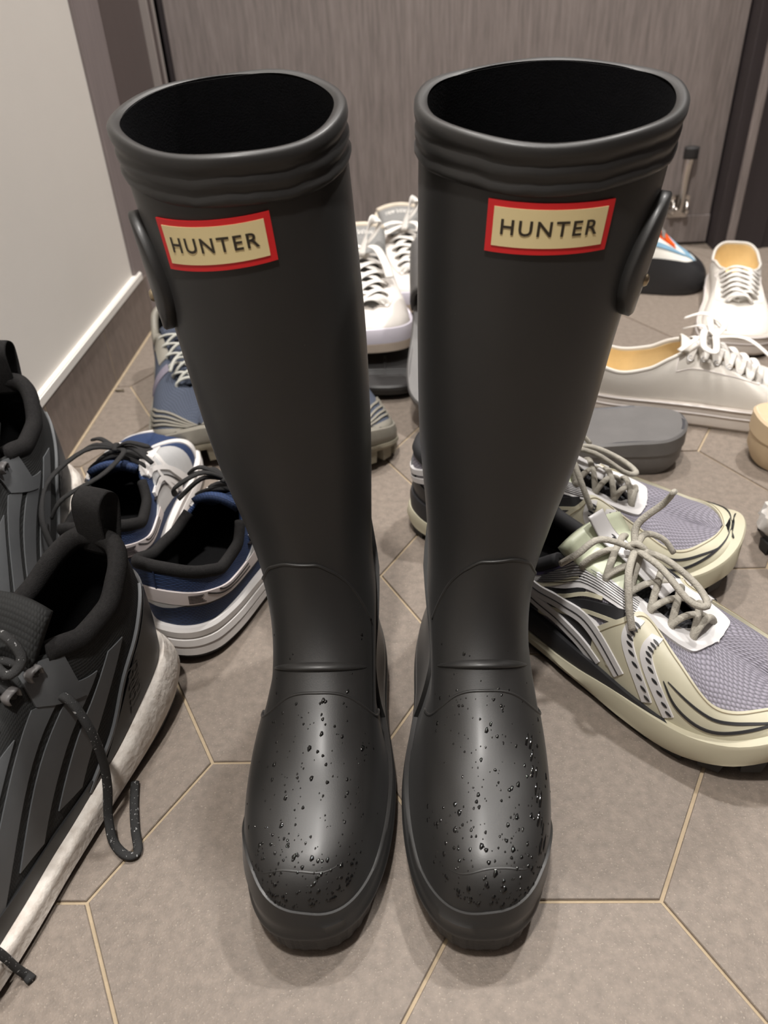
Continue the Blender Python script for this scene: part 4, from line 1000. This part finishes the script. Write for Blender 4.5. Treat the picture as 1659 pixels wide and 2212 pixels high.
# ------------------------------------------------------------------ white leather sneakers with flat laces
m_nbw = mat('white_leather', (226, 220, 214), rough=.5, bump=.15, bscale=600)
m_nbg = mat('grey_tongue', (140, 139, 137), rough=.7, weave=(500, 500, .2, .15))
m_nbl = mat('lilac_white_midsole', (216, 211, 222), rough=.55)
m_nbb = mat('beige_rubber', (206, 190, 174), rough=.65, noise=.08, nscale=60)
m_nbc = mat('cream_suede', (214, 202, 184), rough=.85, noise=.08, nscale=60)
def nb(label, heel, ang, mir, z):
    r = thing('leather_sneaker', label, 'shoe')
    s = Shoe(L=.285, wk=1.08, mir=mir, H=.086, sole_h=[(0, .034), (.5, .030), (1, .032)], spring=.006,
             T=[(0, .012, 0, .086), (.05, .018, .013, .086), (.1, .035, .0225, .085), (.18, .085, .0305, .079), (.28, .17, .0335, .070), (.38, .27, .0325, .070), (.45, .335, .029, .080), (.5, .385, .025, .090), (.6, .50, .021, .082), (.7, .63, .0185, .071), (.80, .76, .0165, .060), (.86, .825, .014, .054), (.895, .855, 0, .051), (.94, .88, 0, .048), (1, .915, 0, .043)])
    s.upper(r, m_nbw, m_nbc); s.insole(r, m_nbc); s.collar(r, m_nbc, .46, .005)
    g = lambda f: (lambda t: s.ip(s.sht, t) * f)
    s.loft(r, 'midsole', [(-.006, g(1.05), .8), (.002, g(1.05), .8), (.0045, g(.85), .8), (.0050, g(.46), .9), (.003, g(.45), .9)], m_nbl)
    s.loft(r, 'outsole', [(.0035, g(.46), .9), (.0052, g(.44), .9), (.0050, g(.08), 1), (.001, .0, 1)], m_nbb, cap_bot=True)
    s.patch(r, 'toe_overlay', [(.80, 0), (.9, 0), (1, 0), (1.1, 0), (1.20, 0)], [(.80, .25), (.9, .42), (1, .46), (1.1, .42), (1.20, .25)], m_nbw, .0016, 36, 8)
    for sg in (1, -1):
        U = (lambda t: t) if sg > 0 else (lambda t: 2 - t)
        s.patch(r, 'eyestay', [(U(.45), .70), (U(.55), .68), (U(.70), .66), (U(.87), .78)], [(U(.47), 1), (U(.56), 1), (U(.72), 1), (U(.885), 1)], m_nbw, .0020, 22, 6)
        s.patch(r, 'side_panel', [(U(.40), .05), (U(.5), .05), (U(.62), .05)], [(U(.36), .60), (U(.46), .62), (U(.56), .60)], m_nbg, .0012, 16, 8)
    tg = s.tongue(r, m_nbg, x0=.85, rise=.034, x1=.31, wid=.034, drop=.000, thick=.009, back=.004)
    # cream lip and lettering on the tongue
    V = np.array([v.co for v in tg.data.vertices]).reshape(16, 9, 3)
    def tpt(a, b, off):   # a -1..1 across, b 0..1 up
        i = b * 15; i0 = int(min(i, 14)); f = i - i0; j = (a + 1) * 4; j0 = int(min(j, 7)); g_ = j - j0
        p = (V[i0, j0] * (1 - f) + V[i0 + 1, j0] * f) * (1 - g_) + (V[i0, j0 + 1] * (1 - f) + V[i0 + 1, j0 + 1] * f) * g_
        n = np.cross(V[i0, min(j0 + 1, 8)] - V[i0, j0], V[i0 + 1, j0] - V[i0, j0]); n /= np.linalg.norm(n)
        if n[0] < 0: n = -n
        return p + n * off
    lip = [tpt(a, .985, 0) + [0, 0, .002] for a in np.linspace(-1, 1, 14)]
    tubes('tongue_lip', [lip], .0052, .0052, m_nbc, tg, 8)
    tv, tf = text_vf('new balance', 1.0, 1.0); tw = np.ptp(tv[:, 0]); tc = (tv.max(0) + tv.min(0)) / 2
    VV = [tpt(-(x - tc[0]) / tw * 1.66 * -s.mir * -1 if False else ((x - tc[0]) / tw * 1.30) * s.mir, .885 + (y - tc[1]) / tw * .36, .0052) for x, y, z_ in tv]
    mesh('tongue_lettering', VV, tf, m_wlace, tg, smooth=False)
    paths, E = s.lace_paths([.86, .80, .745, .69, .635, .585], v=.88, arch=.008, off=.003)
    k = (E[-1][0] + E[-1][1]) / 2 + np.array([.004, 0, .018])
    paths += [cspline([k, k + [-.004, .016, .014], k + [-.008, .026, .030], k + [-.002, .014, .034], k + [.008, .004, .016], k + [.022, -.004, -.004]], 26),
              cspline([k, k + [.004, -.018, .004], k + [.010, -.036, .000], k + [.022, -.034, -.006], k + [.014, -.016, -.002], k], 24),
              cspline([k, k + [.02, .016, .004], k + [.045, .026, -.010], k + [.062, .030, -.024]], 16),
              cspline([k, k + [.012, -.030, .004], k + [.02, -.05, -.01], k + [.03, -.06, -.03]], 16)]
    tubes('lace', paths, .0062, .0011, m_wlace, r, 8)
    place(r, heel, ang, z); return r
nb('white leather sneaker with wide flat laces, standing on the black slide', (-.048, .985), -83.5, 1, .0285)
nb('white leather sneaker closest to the door, grey tongue upright', (.000, 1.192), -80, -1, 0)

# ------------------------------------------------------------------ slides
m_slg = mat('charcoal_slide_foam', (66, 66, 70), rough=.5, noise=.06, nscale=60, bump=.12, bscale=900)
m_slgs = mat('slide_sole_and_lit_foam', (104, 102, 101), rough=.5, noise=.10, nscale=30)  # sole grey of the flat slide; also the tilted slide's foam, painted as if brighter lit
m_slb = mat('black_slide_foam', (46, 45, 45), rough=.5)
HW_SL = [(0, 0), (.06, .015), (.12, .026), (.2, .0355), (.3, .040), (.4, .0405), (.5, .043), (.6, .048), (.7, .051), (.78, .049), (.86, .041), (.93, .027), (1, 0)]
def slide(name, label, L, heel, ang, mir, m, m_side, hs=.036, z=0.0, pitch=0.0, roll=0.0, ribs=0, logo=False, strap=True, wk=1.0, cat='sandal', cup=.010):
    r = thing(name, label, cat)
    s = Shoe(L=L, hw=HW_SL, wk=wk, mir=mir, spring=.006, heel_lift=.003)
    h = lambda t: hs * interp(t, [(0, 1.0), (.3, .92), (.6, .66), (1, .62)])
    hr = lambda t: h(t) + cup * interp(t, [(0, 1), (.3, .9), (.6, .30), (1, .3)])
    s.loft(r, 'footbed', [(-.0010, hr, 1), (-.004, lambda t: hr(t) - .0006, 1), (-.009, lambda t: h(t) - .001 - cup * .1, 1), (-.016, lambda t: h(t) - .001 - cup * .4, 1), (-.026, lambda t: h(t) - .001 - cup * .55, 1)], m, cap_top=True, angle=60)
    s.loft(r, 'sole', [(-.0010, hr, 1), (.0014, lambda t: hr(t) - .0022, 1), (.0016, lambda t: hr(t) * .60, 1), (.0002, lambda t: hr(t) * .57, 1), (-.0004, lambda t: hr(t) * .25, 1), (-.006, .0, 1)], m_side, cap_bot=True, angle=35)
    if strap:
        V = []; na, nb_ = 15, 25
        for i in range(na):
            f = i / (na - 1); x = L * (.50 + .28 * f)
            t = math.acos(1 - 2 * x / L) / PI; hwv = s.ip(s.hwt, t) + .002; top = .058 + hs * .45 - .012 * f + .004 * math.sin(PI * f)
            for j in range(nb_):
                a = PI * j / (nb_ - 1); sx = math.cos(a); 
                V.append((x + (.010 if abs(sx) > .9 else 0) * 0, (s.ip(s.cyt, t) + np.sign(sx) * abs(sx) ** .62 * hwv) * mir, h(t) * .75 + (top - h(t) * .75) * math.sin(a) ** .62))
        mesh('strap', V, grid_faces(na, nb_), m, r, solid=(.0055, 0))
    if ribs:
        for k in range(ribs):
            x = L * (.975 - .024 * k); t = math.acos(1 - 2 * x / L) / PI; ww = s.ip(s.hwt, t) - .006
            if ww < .004: continue
            tubes('rib', [[(x, (s.ip(s.cyt, t) + a * ww) * mir, h(t) + .0012) for a in np.linspace(-1, 1, 12)]], .0017, .0018, m, r, 6)
        tubes('centre_rib', [[(L * q, s.ip(s.cyt, math.acos(1 - 2 * q) / PI) * mir, h(math.acos(1 - 2 * q) / PI) + .0012) for q in np.linspace(.62, .97, 10)]], .0016, .0014, m, r, 6)
    if logo:
        for k in range(9):
            x = L * (.10 + .020 * k); t = math.acos(1 - 2 * x / L) / PI
            ww = .017 if k < 6 else .020
            tubes('footbed_groove', [[(x, a * ww, h(t) - .0058) for a in np.linspace(-1, 1, 8)]], .0011, .0009, m_side, r, 6)
    place(r, heel, ang, z, pitch, roll); return r, s
slide('slide_sandal', 'dark grey foam slide sandal lying flat behind the cream and grey running shoes', .25, (.318, .480), 170, 1, m_slg, m_slgs, .036, logo=True)
slide('slide_sandal', 'grey slide sandal tilted up with its toe in the air, beside the white leather sneakers', .275, (.064, .570), 80, 1, m_slgs, m_slgs, .034, z=.002, pitch=-rad(38))  # same dark foam as its pair; the stronger light on it is put into the colour
slide('slide_sandal', 'black ribbed slide sandal under the white leather sneaker', .25, (-.004, .882), -90, 1, m_slb, m_slb, .025, ribs=9, strap=False, wk=.80, cup=.001)
slide('foam_clog', 'beige foam slipper at the edge of the open tiles, beside the canvas sneaker', .26, (.388, .478), -4, 1, mat('beige_foam', (222, 204, 176), rough=.6), mat('beige_foam_side', (206, 184, 152), rough=.6), .044, wk=.95)

# ------------------------------------------------------------------ climbing shoe
m_crub = mat('climbing_rubber', (40, 40, 42), rough=.4, noise=.1, nscale=60)
m_org = mat('orange_binding', (240, 92, 20), rough=.6)
m_cblue = mat('pale_blue_leather', (130, 170, 196), rough=.6)
m_cwht = mat('white_leather_panel', (232, 230, 222), rough=.6)
def climbing():
    r = thing('climbing_shoe', 'black rubber climbing shoe with orange, white and blue upper, in front of the door', 'shoe')
    L = .245; H = .118
    T = [(0, .03, 0, .085), (.05, .035, .013, .085), (.1, .055, .022, .086), (.18, .11, .028, .088), (.28, .2, .030, .098), (.38, .32, .029, .112), (.46, .43, .026, .116), (.54, .52, .022, .108), (.62, .60, .017, .095), (.70, .69, .012, .078), (.78, .77, 0, .061), (.86, .82, 0, .052), (1, .90, 0, .037)]
    s = Shoe(L=L, wk=.92, H=H, T=T, toe_in=.012, sole_h=[(0, .012), (.5, .010), (1, .012)], spring=.004, inset=.0)
    s.upper(r, m_cwht, m_blk_lin, .003)
    s.loft(r, 'sole', [(-.004, .013, 1), (.002, .0125, 1), (.003, .006, 1), (.001, .0, 1)], m_crub, cap_bot=True)
    s.patch(r, 'rand', [(.0, 0), (.25, 0), (.5, 0), (.75, 0), (1, 0), (1.25, 0), (1.5, 0), (1.75, 0), (2.0, 0)], [(.0, .55), (.25, .42), (.5, .34), (.75, .48), (1, .72), (1.25, .48), (1.5, .34), (1.75, .42), (2.0, .55)], m_crub, .0024, 80, 8)
    s.strips(r, 'blue_band', [[(.40, .62), (.55, .58), (.70, .66), (.85, .80), (1, .88), (1.15, .80), (1.30, .66), (1.45, .58), (1.60, .62)]], .008, m_cblue, .0014, 60)
    s.strips(r, 'orange_binding', [[(.30, .97), (.45, .96), (.60, .95), (.70, .94), (.782, .97)], [(1.70, .97), (1.55, .96), (1.40, .95), (1.30, .94), (1.218, .97)]], .012, m_org, .0020, 30)
    s.tongue(r, mat('grey_knit_tongue', (104, 102, 100), rough=.9, noise=.3, nscale=160), x0=.76, x1=.44, wid=.018, rise=.006)
    paths, E = s.lace_paths([.70, .65, .60, .55], v=.95, arch=.006)
    tubes('lace', paths, .0020, .0016, mat('grey_cord', (120, 116, 112), rough=.8), r, 8)
    place(r, (.262, 1.042), -13); return r
climbing()

# ------------------------------------------------------------------ white chunky shoe at the edge
def chunky():
    r = thing('chunky_sneaker', 'white crinkled sneaker with black sole lugs at the edge of the open tiles', 'shoe')
    s = Shoe(L=.28, wk=1.0, H=.085)
    mw_ = mat('white_crinkle', (196, 192, 188), rough=.7, noise=.15, nscale=60, bump=1.0, bscale=120)
    s.upper(r, mw_, m_blk_lin); s.insole(r, m_blk_lin); s.collar(r, mw_, .46, .006)
    s.loft(r, 'midsole', [(-.006, .034, .8), (lambda u: .004 + .003 * math.sin(u * 70), .030, .8), (lambda u: .006 + .003 * math.sin(u * 70 + 1), .018, .9), (.002, .012, 1)], mw_)
    s.loft(r, 'outsole', [(.003, .013, 1), (.003, .008, 1), (-.004, .004, 1)], m_blk_out, cap_bot=True)
    s.lugs(r, m_blk_out, 0, .009, off=.002, step=.02, size=.013)
    s.tongue(r, mw_); paths, E = s.lace_paths([.75, .69, .63, .57, .51]); tubes('lace', paths, .003, .0015, m_wlace, r, 8)
    place(r, (.352, .332), -6)
chunky()

# ------------------------------------------------------------------ door stop and twig
m_chrome = mat('chrome', (205, 200, 195), rough=.18, metal=1.0)
m_rubtip = mat('black_rubber_tip', (34, 32, 32), rough=.7, noise=.2, nscale=200)
ds = thing('door_stop', 'chrome flip up door stop with black rubber tip, screwed to the door', 'door stop', (.510, YD - .003, .0))
bevel_box('mounting_plate', -.018, .018, -.004, -.0001, .050, .088, m_chrome, ds, .0015, 2)
for sx in (-1, 1):
    V, F = tube_vf(cspline([(sx * .012, -.004, .060), (sx * .012, -.013, .059), (sx * .012, -.017, .066), (sx * .011, -.012, .074), (sx * .012, -.004, .078)], 20), .0035, .0028, 10)
    mesh('hinge_ear', V, F, m_chrome, ds)
V, F = tube_vf([(-.015, -.012, .066), (.015, -.012, .066)], .003, .003, 12); mesh('hinge_pin', V, F, m_chrome, ds)
V, F = tube_vf(cspline([(0, -.013, .064), (.0005, -.014, .085), (.001, -.013, .110), (.002, -.012, .135), (.003, -.013, .152)], 24), .0060, .0030, 12, up=(0, -1, 0), taper=lambda t: 1 + .5 * t * t); mesh('lever', V, F, m_chrome, ds)
V, F = tube_vf([(.003, -.013, .150), (.003, -.013, .153), (.003, -.013, .164), (.003, -.013, .168)], .0125, .0095, 16, up=(0, -1, 0)); mesh('rubber_tip', V, F, m_rubtip, ds)
tw = thing('twig', 'tiny dry twig on the tile beside the skirting', 'twig', (-.3555, .682, .0))
V, F = tube_vf(cspline([(-.006, .002, .0012), (-.002, -.0005, .0018), (.003, .0, .0014), (.007, -.002, .0012)], 14), .0013, .0012, 7, taper=lambda t: .6 + .5 * math.sin(PI * t)); mesh('stem', V, F, mat('dry_twig', (96, 86, 70), rough=.9, noise=.3, nscale=400), tw)
V, F = tube_vf(cspline([(.002, 0, .0014), (.004, .002, .0020), (.005, .0035, .0016)], 8), .0007, .0006, 6); mesh('side_shoot', V, F, MATS['dry_twig'], tw)
